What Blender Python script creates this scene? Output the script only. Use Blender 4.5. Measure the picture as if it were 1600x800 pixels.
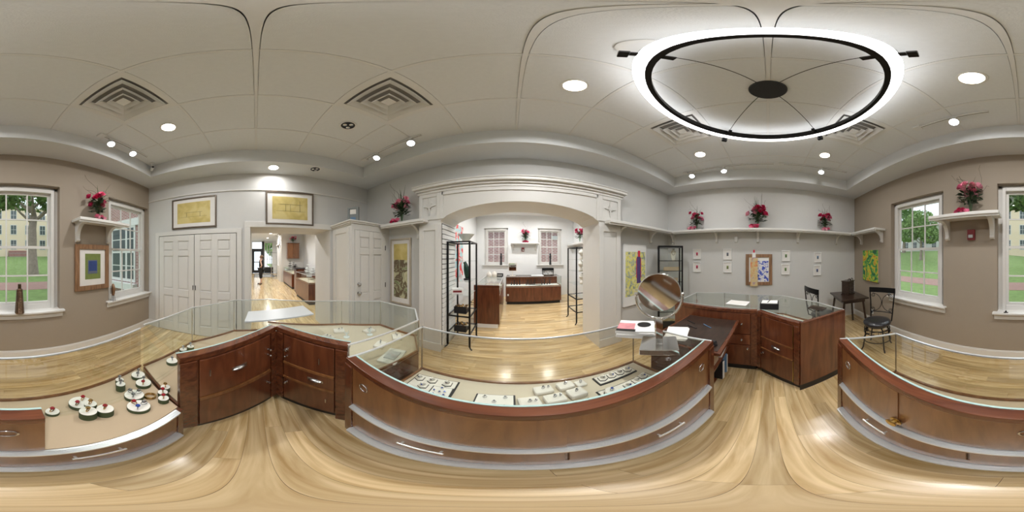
import bpy, bmesh, math, random
from mathutils import Vector, Matrix
random.seed(7)
sc = bpy.context.scene
for o in list(bpy.data.objects):
    bpy.data.objects.remove(o)
PI = math.pi
R = math.radians

# ------------------------------------------------------------------ camera, world, sun, exposure
cd = bpy.data.cameras.new('camera')
cd.type = 'PANO'
try:
    cd.cycles.panorama_type = 'EQUIRECTANGULAR'
except Exception:
    cd.panorama_type = 'EQUIRECTANGULAR'
cd.clip_start = 0.02
cd.clip_end = 300
cam = bpy.data.objects.new('camera', cd)
sc.collection.objects.link(cam)
cam.location = (0, 0, 1.6)
cam.rotation_euler = (R(90), 0, 0)
sc.camera = cam

wd = bpy.data.worlds.new('overcast_sky')
sc.world = wd
wd.use_nodes = True
wn = wd.node_tree
wn.nodes.clear()
w_out = wn.nodes.new('ShaderNodeOutputWorld')
w_bg = wn.nodes.new('ShaderNodeBackground')
w_bg.inputs['Color'].default_value = (0.86, 0.93, 1.0, 1)
w_bg.inputs['Strength'].default_value = 1.55
wn.links.new(w_bg.outputs[0], w_out.inputs[0])

sl = bpy.data.lights.new('hazy_sun', 'SUN')
sl.energy = 0.9
sl.angle = R(25)
sl.color = (1, 0.96, 0.9)
sun = bpy.data.objects.new('hazy_sun', sl)
sc.collection.objects.link(sun)
sun.rotation_euler = (R(30), R(18), R(0))

sc.view_settings.view_transform = 'Standard'
sc.view_settings.look = 'None'
sc.view_settings.gamma = 1.0
sc.view_settings.use_curve_mapping = False
sc.view_settings.exposure = 0.0
try:
    sc.cycles.max_bounces = 10
    sc.cycles.transparent_max_bounces = 24
    sc.cycles.sample_clamp_indirect = 6
    sc.cycles.caustics_reflective = False
    sc.cycles.caustics_refractive = False
except Exception:
    pass

P_DOWN = 22.0      # recessed downlight, watts
P_SPOT = 15.0       # track head, watts
E_RING = 3.6       # ring lamp diffuser emission
P_FAR = 23.0
P_SHOP = 52.0

# ------------------------------------------------------------------ materials
MATS = {}


def newmat(name):
    m = bpy.data.materials.new(name)
    m.use_nodes = True
    nt = m.node_tree
    b = nt.nodes['Principled BSDF']
    MATS[name] = m
    return m, nt, b


def setin(b, **k):
    for n, v in k.items():
        n = n.replace('_', ' ')
        if n in b.inputs:
            b.inputs[n].default_value = v


def c4(c):
    return (c[0], c[1], c[2], 1)


def mk(name, col, rough=0.5, metal=0.0, var=0.06, scale=8.0, bump=0.0, bscale=120, coat=0.0, spec=0.5):
    m, nt, b = newmat(name)
    setin(b, Roughness=rough, Metallic=metal)
    b.inputs['Specular IOR Level'].default_value = spec
    if coat:
        b.inputs['Coat Weight'].default_value = coat
        b.inputs['Coat Roughness'].default_value = 0.12
    tc = nt.nodes.new('ShaderNodeTexCoord')
    nz = nt.nodes.new('ShaderNodeTexNoise')
    nz.inputs['Scale'].default_value = scale
    nz.inputs['Detail'].default_value = 4
    nt.links.new(tc.outputs['Object'], nz.inputs['Vector'])
    mx = nt.nodes.new('ShaderNodeMix')
    mx.data_type = 'RGBA'
    mx.inputs[6].default_value = c4([max(0, x * (1 - var)) for x in col])
    mx.inputs[7].default_value = c4([min(1, x * (1 + var)) for x in col])
    nt.links.new(nz.outputs['Fac'], mx.inputs[0])
    nt.links.new(mx.outputs[2], b.inputs['Base Color'])
    if bump:
        n2 = nt.nodes.new('ShaderNodeTexNoise')
        n2.inputs['Scale'].default_value = bscale
        nt.links.new(tc.outputs['Object'], n2.inputs['Vector'])
        bp = nt.nodes.new('ShaderNodeBump')
        bp.inputs['Strength'].default_value = bump
        bp.inputs['Distance'].default_value = 0.01
        nt.links.new(n2.outputs['Fac'], bp.inputs['Height'])
        nt.links.new(bp.outputs[0], b.inputs['Normal'])
    return m


def wood(name, dark, light, rough=0.3, coat=0.3, stretch=(1.2, 14, 14), island=False, rnd=0.25, gscale=3.0):
    m, nt, b = newmat(name)
    setin(b, Roughness=rough)
    b.inputs['Coat Weight'].default_value = coat
    b.inputs['Coat Roughness'].default_value = 0.15
    tc = nt.nodes.new('ShaderNodeTexCoord')
    mp = nt.nodes.new('ShaderNodeMapping')
    mp.inputs['Scale'].default_value = stretch
    nt.links.new(tc.outputs['Object'], mp.inputs['Vector'])
    oi = nt.nodes.new('ShaderNodeObjectInfo')
    src = oi.outputs['Random']
    if island:
        g = nt.nodes.new('ShaderNodeNewGeometry')
        ad = nt.nodes.new('ShaderNodeMath'); ad.operation = 'ADD'
        nt.links.new(g.outputs['Random Per Island'], ad.inputs[0])
        nt.links.new(oi.outputs['Random'], ad.inputs[1])
        fr = nt.nodes.new('ShaderNodeMath'); fr.operation = 'FRACT'
        nt.links.new(ad.outputs[0], fr.inputs[0])
        src = fr.outputs[0]
    cm = nt.nodes.new('ShaderNodeCombineXYZ')
    ml = nt.nodes.new('ShaderNodeMath'); ml.operation = 'MULTIPLY'; ml.inputs[1].default_value = 37
    nt.links.new(src, ml.inputs[0])
    nt.links.new(ml.outputs[0], cm.inputs[0]); nt.links.new(ml.outputs[0], cm.inputs[1])
    va = nt.nodes.new('ShaderNodeVectorMath')
    nt.links.new(mp.outputs[0], va.inputs[0]); nt.links.new(cm.outputs[0], va.inputs[1])
    nz = nt.nodes.new('ShaderNodeTexNoise')
    nz.inputs['Scale'].default_value = gscale
    nz.inputs['Detail'].default_value = 6
    nz.inputs['Distortion'].default_value = 0.6
    nt.links.new(va.outputs[0], nz.inputs['Vector'])
    cr = nt.nodes.new('ShaderNodeValToRGB')
    cr.color_ramp.elements[0].position = 0.3
    cr.color_ramp.elements[0].color = c4(dark)
    cr.color_ramp.elements[1].position = 0.72
    cr.color_ramp.elements[1].color = c4(light)
    nt.links.new(nz.outputs['Fac'], cr.inputs[0])
    hs = nt.nodes.new('ShaderNodeHueSaturation')
    mr = nt.nodes.new('ShaderNodeMapRange')
    mr.inputs['To Min'].default_value = 1 - rnd
    mr.inputs['To Max'].default_value = 1 + rnd
    nt.links.new(src, mr.inputs[0])
    nt.links.new(mr.outputs[0], hs.inputs['Value'])
    nt.links.new(cr.outputs[0], hs.inputs['Color'])
    nt.links.new(hs.outputs[0], b.inputs['Base Color'])
    return m


def emis(name, col, s):
    m, nt, b = newmat(name)
    setin(b, Base_Color=c4(col))
    b.inputs['Emission Color'].default_value = c4(col)
    b.inputs['Emission Strength'].default_value = s
    return m


def glassmat(name, tint=(1, 1, 1), refl=1.0):
    m = bpy.data.materials.new(name); MATS[name] = m
    m.use_nodes = True
    nt = m.node_tree
    nt.nodes.clear()
    out = nt.nodes.new('ShaderNodeOutputMaterial')
    tr = nt.nodes.new('ShaderNodeBsdfTransparent'); tr.inputs[0].default_value = c4(tint)
    gl = nt.nodes.new('ShaderNodeBsdfGlossy'); gl.inputs['Roughness'].default_value = 0.0
    fr = nt.nodes.new('ShaderNodeFresnel'); fr.inputs[0].default_value = 1.5
    g = nt.nodes.new('ShaderNodeNewGeometry')
    inv = nt.nodes.new('ShaderNodeMath'); inv.operation = 'SUBTRACT'; inv.inputs[0].default_value = refl
    nt.links.new(g.outputs['Backfacing'], inv.inputs[1])
    mu = nt.nodes.new('ShaderNodeMath'); mu.operation = 'MULTIPLY'; mu.use_clamp = True
    nt.links.new(fr.outputs[0], mu.inputs[0]); nt.links.new(inv.outputs[0], mu.inputs[1])
    mx = nt.nodes.new('ShaderNodeMixShader')
    nt.links.new(mu.outputs[0], mx.inputs[0]); nt.links.new(tr.outputs[0], mx.inputs[1]); nt.links.new(gl.outputs[0], mx.inputs[2])
    nt.links.new(mx.outputs[0], out.inputs[0])
    return m


def brickmat(name, c1, c2, mortar, scale=1.0, axis='xz'):
    m, nt, b = newmat(name)
    setin(b, Roughness=0.85)
    tc = nt.nodes.new('ShaderNodeTexCoord')
    sp = nt.nodes.new('ShaderNodeSeparateXYZ')
    cb = nt.nodes.new('ShaderNodeCombineXYZ')
    nt.links.new(tc.outputs['Object'], sp.inputs[0])
    nt.links.new(sp.outputs['XYZ'.index(axis[0].upper())], cb.inputs[0])
    nt.links.new(sp.outputs['XYZ'.index(axis[1].upper())], cb.inputs[1])
    bt = nt.nodes.new('ShaderNodeTexBrick')
    bt.inputs['Color1'].default_value = c4(c1)
    bt.inputs['Color2'].default_value = c4(c2)
    bt.inputs['Mortar'].default_value = c4(mortar)
    bt.inputs['Scale'].default_value = scale
    bt.inputs['Brick Width'].default_value = 0.215
    bt.inputs['Row Height'].default_value = 0.075
    bt.inputs['Mortar Size'].default_value = 0.010
    nt.links.new(cb.outputs[0], bt.inputs['Vector'])
    nt.links.new(bt.outputs[0], b.inputs['Base Color'])
    return m


def paint(name, stops, scale=6.0, detail=6, dist=1.5, axis=(1, 1, 1), rough=0.6, seed=0.0):
    """a printed or painted picture: colour patches from a distorted noise"""
    m, nt, b = newmat(name)
    setin(b, Roughness=rough)
    tc = nt.nodes.new('ShaderNodeTexCoord')
    mp = nt.nodes.new('ShaderNodeMapping'); mp.inputs['Scale'].default_value = axis
    mp.inputs['Location'].default_value = (seed, seed * 1.7, seed * 0.6)
    nt.links.new(tc.outputs['Object'], mp.inputs[0])
    nz = nt.nodes.new('ShaderNodeTexNoise')
    nz.inputs['Scale'].default_value = scale; nz.inputs['Detail'].default_value = detail
    nz.inputs['Distortion'].default_value = dist
    nt.links.new(mp.outputs[0], nz.inputs['Vector'])
    cr = nt.nodes.new('ShaderNodeValToRGB')
    el = cr.color_ramp.elements
    while len(el) < len(stops):
        el.new(0.5)
    for i, (p, c) in enumerate(stops):
        el[i].position = p; el[i].color = c4(c)
    nt.links.new(nz.outputs['Fac'], cr.inputs[0])
    nt.links.new(cr.outputs[0], b.inputs['Base Color'])
    return m


mk('wall_paint', (0.62, 0.62, 0.61), 0.75, var=0.02, bump=0.05, bscale=60)
mk('wall_paint_warm_backlit', (0.345, 0.292, 0.232), 0.75, var=0.02, bump=0.06, bscale=60)  # warm wall tone, darkened in colour for the dimmer light on the window wall
mk('trim_paint', (0.70, 0.69, 0.665), 0.45, var=0.015)
mk('soffit_paint', (0.68, 0.70, 0.715), 0.8, var=0.02)
mk('shop_paint', (0.80, 0.81, 0.81), 0.7, var=0.02)
mk('ceiling_tile', (0.75, 0.775, 0.80), 0.9, var=0.04, scale=30, bump=0.15, bscale=250)
mk('tee_metal', (0.75, 0.76, 0.77), 0.6, var=0.02)
mk('vent_white', (0.76, 0.765, 0.765), 0.5, var=0.02)
wood('oak_plank', (0.44, 0.285, 0.115), (0.80, 0.625, 0.365), 0.22, 0.3, (0.9, 13, 13), island=True, rnd=0.16, gscale=1.7)
wood('cherry', (0.085, 0.022, 0.009), (0.19, 0.06, 0.024), 0.28, 0.5, (6, 6, 0.8), rnd=0.1)
wood('cherry_h', (0.075, 0.020, 0.009), (0.17, 0.053, 0.021), 0.26, 0.5, (1, 9, 9), rnd=0.1)
wood('cherry_light', (0.15, 0.056, 0.018), (0.28, 0.12, 0.043), 0.3, 0.4, (6, 6, 0.8), rnd=0.08)
wood('frame_wood', (0.17, 0.085, 0.04), (0.34, 0.19, 0.10), 0.4, 0.1, (9, 9, 1.2), rnd=0.1)
wood('dark_wood', (0.018, 0.010, 0.007), (0.05, 0.026, 0.017), 0.35, 0.3, (3, 9, 9), rnd=0.1)
mk('kick_black', (0.012, 0.012, 0.014), 0.5)
mk('black_metal', (0.012, 0.012, 0.013), 0.38, 0.6)
mk('black_plastic', (0.015, 0.015, 0.017), 0.4)
mk('black_leather', (0.018, 0.018, 0.022), 0.28, coat=0.3, bump=0.1, bscale=90)
mk('chrome', (0.82, 0.82, 0.82), 0.07, 1.0, var=0.01)
mk('steel', (0.62, 0.62, 0.62), 0.25, 1.0, var=0.03)
mk('aluminium', (0.82, 0.85, 0.87), 0.3, 0.6, var=0.02)
mk('brass', (0.62, 0.45, 0.16), 0.3, 1.0, var=0.05)
mk('deck_cream', (0.62, 0.54, 0.42), 0.85, var=0.03)
mk('deck_tan', (0.50, 0.38, 0.26), 0.85, var=0.03)
mk('leatherette', (0.80, 0.75, 0.68), 0.6, var=0.02)
mk('pad_white', (0.82, 0.78, 0.72), 0.7, var=0.02)
mk('paper', (0.85, 0.85, 0.84), 0.7, var=0.01)
mk('board_grey', (0.55, 0.58, 0.60), 0.35, var=0.02)
mk('riser_green', (0.055, 0.085, 0.035), 0.6, var=0.1)
mk('silver_gem', (0.55, 0.57, 0.62), 0.15, 0.9)
mk('blue_gem', (0.05, 0.10, 0.42), 0.1, 0.2)
mk('red_gem', (0.35, 0.02, 0.03), 0.12, 0.2)
mk('gold', (0.65, 0.42, 0.16), 0.22, 1.0)
mk('mirror', (0.9, 0.9, 0.9), 0.0, 1.0, var=0.0)
glassmat('pane_glass', (0.97, 0.985, 0.98))
glassmat('case_glass', (0.965, 0.985, 0.975))
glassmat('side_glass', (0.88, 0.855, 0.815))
glassmat('vase_glass', (0.86, 0.92, 0.88))
mk('glass_edge', (0.42, 0.58, 0.56), 0.12, var=0.02, spec=0.8)
emis('lamp_warm', (1.0, 0.90, 0.74), 14)
emis('lamp_cool', (0.92, 0.96, 1.0), 22)
emis('ring_glow', (1.0, 0.99, 0.98), E_RING)

# ------------------------------------------------------------------ mesh helpers
COL = sc.collection
ORG = {}


def V(a):
    return Vector(a)


class MB:
    def __init__(s):
        s.v = []; s.f = []

    def add(s, vs, fs):
        n = len(s.v)
        s.v += [tuple(p) for p in vs]
        s.f += [tuple(i + n for i in f) for f in fs]
        return s

    def box(s, x0, y0, z0, x1, y1, z1):
        if x0 > x1: x0, x1 = x1, x0
        if y0 > y1: y0, y1 = y1, y0
        if z0 > z1: z0, z1 = z1, z0
        vs = [(x0, y0, z0), (x1, y0, z0), (x1, y1, z0), (x0, y1, z0), (x0, y0, z1), (x1, y0, z1), (x1, y1, z1), (x0, y1, z1)]
        return s.add(vs, [(0, 3, 2, 1), (4, 5, 6, 7), (0, 1, 5, 4), (1, 2, 6, 5), (2, 3, 7, 6), (3, 0, 4, 7)])

    def bar(s, a, b, w, h, up=(0, 0, 1)):
        """rectangular bar from a to b"""
        a, b = V(a), V(b)
        d = (b - a).normalized()
        u = d.cross(V(up))
        if u.length < 1e-5:
            u = d.cross(V((1, 0, 0)))
        u.normalize()
        w2 = u.cross(d)
        vs = []
        for p in (a, b):
            for i, j in ((-1, -1), (1, -1), (1, 1), (-1, 1)):
                vs.append(p + u * (w / 2 * i) + w2 * (h / 2 * j))
        return s.add(vs, [(3, 2, 1, 0), (4, 5, 6, 7), (0, 1, 5, 4), (1, 2, 6, 5), (2, 3, 7, 6), (3, 0, 4, 7)])

    def prism(s, poly, z0, z1, axis='z'):
        n = len(poly)
        ar = sum(poly[i][0] * poly[(i + 1) % n][1] - poly[(i + 1) % n][0] * poly[i][1] for i in range(n))
        if (ar < 0) != (axis == 'y'):
            poly = list(reversed(poly))

        def pt(p, h):
            return (p[0], p[1], h) if axis == 'z' else ((p[0], h, p[1]) if axis == 'y' else (h, p[0], p[1]))
        vs = [pt(p, z0) for p in poly] + [pt(p, z1) for p in poly]
        fs = [tuple(reversed(range(n))), tuple(range(n, 2 * n))]
        for i in range(n):
            j = (i + 1) % n
            fs.append((i, j, n + j, n + i))
        return s.add(vs, fs)

    def tube(s, pts, r, n=8, closed=False, rads=None):
        pts = [V(p) for p in pts]
        m = len(pts)
        prev = None
        vs = []
        for i, p in enumerate(pts):
            if closed:
                d = pts[(i + 1) % m] - pts[i - 1]
            else:
                d = pts[min(i + 1, m - 1)] - pts[max(i - 1, 0)]
            if d.length < 1e-9:
                d = V((0, 0, 1))
            d.normalize()
            if prev is None:
                u = d.cross(V((0, 0, 1)))
                if u.length < 1e-3:
                    u = d.cross(V((1, 0, 0)))
            else:
                u = prev - d * prev.dot(d)
                if u.length < 1e-6:
                    u = d.cross(V((1, 0, 0)))
            u.normalize(); prev = u
            w = d.cross(u)
            rr = rads[i] if rads else r
            for k in range(n):
                t = 2 * PI * k / n
                vs.append(p + u * (rr * math.cos(t)) + w * (rr * math.sin(t)))
        fs = []
        for i in range(m if closed else m - 1):
            a = i * n; b = ((i + 1) % m) * n
            for k in range(n):
                k2 = (k + 1) % n
                fs.append((a + k, a + k2, b + k2, b + k))
        if not closed:
            fs.append(tuple(reversed(range(n))))
            fs.append(tuple((m - 1) * n + k for k in range(n)))
        return s.add(vs, fs)

    def lathe(s, prof, n=16, c=(0, 0, 0), axis='z'):
        vs = []; fs = []
        for (r, z) in prof:
            for k in range(n):
                t = 2 * PI * k / n
                a, b = r * math.cos(t), r * math.sin(t)
                p = (a, b, z) if axis == 'z' else ((a, -z, b) if axis == '-y' else ((a, z, b) if axis == 'y' else (z, a, b)))
                vs.append((p[0] + c[0], p[1] + c[1], p[2] + c[2]))
        m = len(prof)
        for i in range(m - 1):
            for k in range(n):
                k2 = (k + 1) % n
                fs.append((i * n + k, i * n + k2, (i + 1) * n + k2, (i + 1) * n + k))
        fs.append(tuple(reversed(range(n))))
        fs.append(tuple((m - 1) * n + k for k in range(n)))
        return s.add(vs, fs)

    def ball(s, c, r, n=10, m=6, sc=(1, 1, 1)):
        vs = []; fs = []
        for i in range(m + 1):
            ph = PI * i / m
            for k in range(n):
                t = 2 * PI * k / n
                vs.append((c[0] + r * sc[0] * math.sin(ph) * math.cos(t), c[1] + r * sc[1] * math.sin(ph) * math.sin(t), c[2] - r * sc[2] * math.cos(ph)))
        for i in range(m):
            for k in range(n):
                k2 = (k + 1) % n
                fs.append((i * n + k, i * n + k2, (i + 1) * n + k2, (i + 1) * n + k))
        return s.add(vs, fs)

    def xf(s, M):
        s.v = [tuple(M @ V(p)) for p in s.v]
        return s

    def mesh(s, name, mat, org=None, smooth=None):
        me = bpy.data.meshes.new(name)
        vs = s.v
        if org is not None:
            vs = [(p[0] - org[0], p[1] - org[1], p[2] - org[2]) for p in vs]
        me.from_pydata(vs, [], s.f)
        me.materials.append(MATS[mat])
        me.validate()
        me.update()
        if smooth is not None:
            for p in me.polygons:
                p.use_smooth = True
            me.set_sharp_from_angle(angle=R(smooth))
        return me

    def build(s, name, mat, parent=None, world=False, smooth=None, bevel=0, loc=None, rotz=0):
        org = None
        if world and parent is not None:
            org = ORG[parent.name]
        me = s.mesh(name, mat, org, smooth)
        return link(name, me, parent, loc, rotz, bevel)


def link(name, me, parent=None, loc=None, rotz=0, bevel=0):
    o = bpy.data.objects.new(name, me)
    COL.objects.link(o)
    if parent is not None:
        o.parent = parent
    if loc is not None:
        o.location = loc
    o.rotation_euler = (0, 0, rotz)
    if parent is not None:
        p = ORG.get(parent.name, (0, 0, 0)); l = loc or (0, 0, 0)
        ORG[o.name] = (p[0] + l[0], p[1] + l[1], p[2] + l[2])
    else:
        ORG[o.name] = tuple(loc) if loc is not None else (0, 0, 0)
    if bevel:
        md = o.modifiers.new('edge_softening', 'BEVEL')
        md.width = bevel; md.segments = 2; md.limit_method = 'ANGLE'; md.angle_limit = R(40)
    return o


def tag(o, label=None, cat=None, group=None, kind=None):
    if label: o['label'] = label
    if cat: o['category'] = cat
    if group: o['group'] = group
    if kind: o['kind'] = kind
    return o


def thing(name, label, cat, loc=(0, 0, 0), rotz=0, group=None, kind=None):
    o = bpy.data.objects.new(name, None)
    COL.objects.link(o)
    o.empty_display_size = 0.1
    o.location = loc
    o.rotation_euler = (0, 0, rotz)
    ORG[o.name] = tuple(loc)
    return tag(o, label, cat, group, kind)


def struct(name, parent=None, label=None, cat=None, loc=(0, 0, 0), rotz=0):
    return thing(name, label, cat, loc, rotz, kind='structure')


def dup(root, loc=None, rotz=None, label=None, scale=None):
    def cp(o, par):
        c = o.copy()
        COL.objects.link(c)
        c.parent = par
        ORG[c.name] = ORG.get(o.name, (0, 0, 0))
        for ch in list(o.children):
            cp(ch, c)
        return c
    r = cp(root, None)
    if loc is not None: r.location = loc; ORG[r.name] = tuple(loc)
    if rotz is not None: r.rotation_euler = (0, 0, rotz)
    if scale is not None: r.scale = (scale,) * 3
    if label: r['label'] = label
    return r


def light(name, kind, loc, energy, col=(1, 1, 1), size=0.15, rot=(0, 0, 0), parent=None, spread=None, blend=None, spot=None):
    ld = bpy.data.lights.new(name, kind)
    ld.energy = energy
    ld.color = col
    if kind == 'AREA':
        ld.shape = 'DISK'; ld.size = size
        if spread: ld.spread = spread
    elif kind == 'SPOT':
        ld.spot_size = spot or R(80); ld.spot_blend = blend or 0.6; ld.shadow_soft_size = size
    else:
        ld.shadow_soft_size = size
    o = bpy.data.objects.new(name, ld)
    COL.objects.link(o)
    o.location = loc
    o.rotation_euler = rot
    if parent is not None:
        o.parent = parent
    return o

# ------------------------------------------------------------------ the room shell
ZC = 3.43      # tile plane
ZS = 3.18      # soffit
XL, YF, YB = -2.85, 2.32, -2.20
RB, RC = (3.30, 2.32), (3.75, -2.20)
TRAY = [(-2.40, 1.86), (2.95, 1.90), (3.28, -1.72), (-2.40, -1.80)]

# floors: boards run along X; the boards that show largest are objects of their own
floor = struct('floor')
MB().box(-15.3, -3.0, -0.12, 4.4, 7.0, -0.022).build('subfloor', 'dark_wood', floor)
PW = 0.098
plank_me = {}
for ln in (0.7, 0.95, 1.2, 1.5):
    b = MB().box(0, -PW / 2 + 0.0005, -0.02, ln - 0.0012, PW / 2 - 0.0005, 0)
    plank_me[ln] = b.mesh('plank', 'oak_plank')
rest = MB()
prng = random.Random(3)


def zone(x, y):
    if -1.6 < x < 2.3 and -0.6 < y < 0.62: return True
    if -1.0 < x < 1.9 and 2.2 < y < 5.4: return True
    if -9.5 < x < -2.9 and -0.15 < y < 1.75: return True
    return False


nplank = 0
for r in range(int((6.5 + 2.3) / PW) + 1):
    y = -2.254 + r * PW
    x = -15.2 + prng.random() * 0.3
    xe = 4.0 if y < 2.5 else 2.6
    while x < xe:
        ln = prng.choice((0.7, 0.95, 1.2, 1.5))
        cx = x + ln / 2
        if not ((y > 3.3 or y < -1.2) and cx < -3.8) and not (y > 2.9 and cx < -1.6) and not (y < -2.25 and cx < -3):
            if zone(cx, y) and nplank < 290:
                link('plank', plank_me[ln], floor, (x, y, 0)); nplank += 1
            else:
                rest.box(x, y - PW / 2 + 0.0005, -0.02, x + ln - 0.0012, y + PW / 2 - 0.0005, 0)
        x += ln
o = rest.build('planking', 'oak_plank', floor)
o['kind'] = 'stuff'

# ceiling: tee grid and tiles, each tile its own object
TS = 0.635
ceil_ = struct('ceiling')
xe = [-0.5825 + TS * k for k in range(-4, 8)]
ye = [TS * k for k in range(-4, 5)]
tile_me = MB().box(-TS / 2 + 0.0142, -TS / 2 + 0.0142, 0, TS / 2 - 0.0142, TS / 2 - 0.0142, 0.018).mesh('ceiling_tile', 'ceiling_tile')
VENTS = [(-0.90, 0.9525), (-0.90, -0.9525), (1.64, 0.9525), (1.64, -0.9525)]
for i in range(len(xe) - 1):
    for j in range(len(ye) - 1):
        cx, cy = (xe[i] + xe[i + 1]) / 2, (ye[j] + ye[j + 1]) / 2
        if cx < -2.8 or cx > 3.6 or abs(cy) > 2.3: continue
        if any(abs(cx - a) < 0.1 and abs(cy - c) < 0.1 for a, c in VENTS): continue
        link('ceiling_tile', tile_me, ceil_, (cx, cy, ZC + 0.004))
for x in xe:
    MB().box(x - 0.012, -2.3, ZC, x + 0.012, 2.3, ZC + 0.014).build('tee', 'tee_metal', ceil_)
for y in ye:
    MB().box(-2.8, y - 0.012, ZC + 0.0004, 3.6, y + 0.012, ZC + 0.0135).build('tee', 'tee_metal', ceil_)
MB().box(-4.0, -2.6, ZC + 0.2, 4.2, 3.0, ZC + 0.26).build('slab', 'soffit_paint', ceil_)

# soffit ring around the tray
OUT = [(XL - 0.02, YF + 0.02), (RB[0] + 0.05, YF + 0.02), (RC[0] + 0.05, YB - 0.02), (XL - 0.02, YB - 0.02)]
b = MB()
for i in range(4):
    j = (i + 1) % 4
    b.prism([TRAY[i], TRAY[j], OUT[j], OUT[i]], ZS, ZC + 0.03)
tag(b.build('trim_1', 'soffit_paint'), 'painted soffit band around the tray ceiling', 'soffit', kind='structure')


def wall_boxes(u0, u1, z0, z1, holes):
    us = sorted({u0, u1, *[h[0] for h in holes], *[h[1] for h in holes]})
    zs = sorted({z0, z1, *[h[2] for h in holes], *[h[3] for h in holes]})
    out = []
    for j in range(len(zs) - 1):
        run = None
        for i in range(len(us) - 1):
            a, c = (us[i] + us[i + 1]) / 2, (zs[j] + zs[j + 1]) / 2
            solid = us[i] >= u0 and us[i + 1] <= u1 and not any(h[0] < a < h[1] and h[2] < c < h[3] for h in holes)
            if solid:
                run = (run[0], us[i + 1]) if run else (us[i], us[i + 1])
            if (not solid or i == len(us) - 2) and run:
                out.append((run[0], zs[j], run[1], zs[j + 1])); run = None
    return out


ZT = 3.6
# wall with the arch (the arch portal itself is trim_2)
b = MB()
b.box(XL - 0.8, YF, 0, -1.38, 2.80, ZT)
b.box(1.70, YF, 0, 3.9, 2.80, ZT)
b.box(-1.38, YF, 2.60, 1.70, 2.80, ZT)
b.build('wall_front', 'wall_paint')['kind'] = 'structure'
# wall with the long shelf
dx, dy = RC[0] - RB[0], RC[1] - RB[1]
LR = math.hypot(dx, dy)
RU = V((dx / LR, dy / LR, 0)); RN = V((RU.y, -RU.x, 0))    # along, into the room
if RN.x > 0: RN = -RN
AR = math.atan2(RU.y, RU.x)
b = MB().prism([(RB[0] - RU.x * 0.1, RB[1] - RU.y * 0.1), (RC[0] + RU.x * 0.1, RC[1] + RU.y * 0.1),
                (RC[0] + RU.x * 0.1 - RN.x * 0.25, RC[1] + RU.y * 0.1), (RB[0] - RU.x * 0.1 - RN.x * 0.25, RB[1] - RU.y * 0.1)], 0, ZT)
b.build('wall_right', 'wall_paint')['kind'] = 'structure'
# window wall
WIN = [(1.765, 0.93), (-0.24, 0.99), (-2.27, 0.86)]
WZ0, WZ1 = 0.887, 2.56
holes = [(c - w / 2 - 0.11, c + w / 2 + 0.11, WZ0 - 0.08, WZ1 + 0.10) for c, w in WIN]
holes[2] = (holes[2][0], holes[2][1], WZ0 - 0.08, WZ1 + 0.10)
b = MB()
for (a, z0, c, z1) in wall_boxes(XL - 0.8, 4.0, 0, ZT, holes):
    b.box(a, YB - 0.24, z0, c, YB, z1)
b.build('wall_back', 'wall_paint_warm_backlit')['kind'] = 'structure'
# closet and doorway wall
b = MB()
for (a, z0, c, z1) in wall_boxes(YB - 0.24, YF + 0.3, 0, ZT, [(-0.10, 1.39, 0, 2.11)]):
    b.box(XL - 0.80, a, z0, XL, c, z1)
b.build('wall_left', 'wall_paint')['kind'] = 'structure'

# baseboards
def baseboard(name, p, q, n):
    p, q, n = V((*p, 0)), V((*q, 0)), V((*n, 0))
    b = MB()
    b.prism([tuple(p.xy), tuple(q.xy), tuple((q + n * 0.016).xy), tuple((p + n * 0.016).xy)], 0, 0.13)
    b.prism([tuple(p.xy), tuple(q.xy), tuple((q + n * 0.010).xy), tuple((p + n * 0.010).xy)], 0.13, 0.15)
    b.build(name, 'trim_paint')['kind'] = 'structure'


baseboard('baseboard_back', (XL, YB), (RC[0], YB), (0, 1))
baseboard('baseboard_right', RB, RC, RN.xy)
baseboard('baseboard_front', (1.72, YF), (3.3, YF), (0, -1))
baseboard('baseboard_left', (XL, YB), (XL, -2.0), (1, 0))


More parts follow.
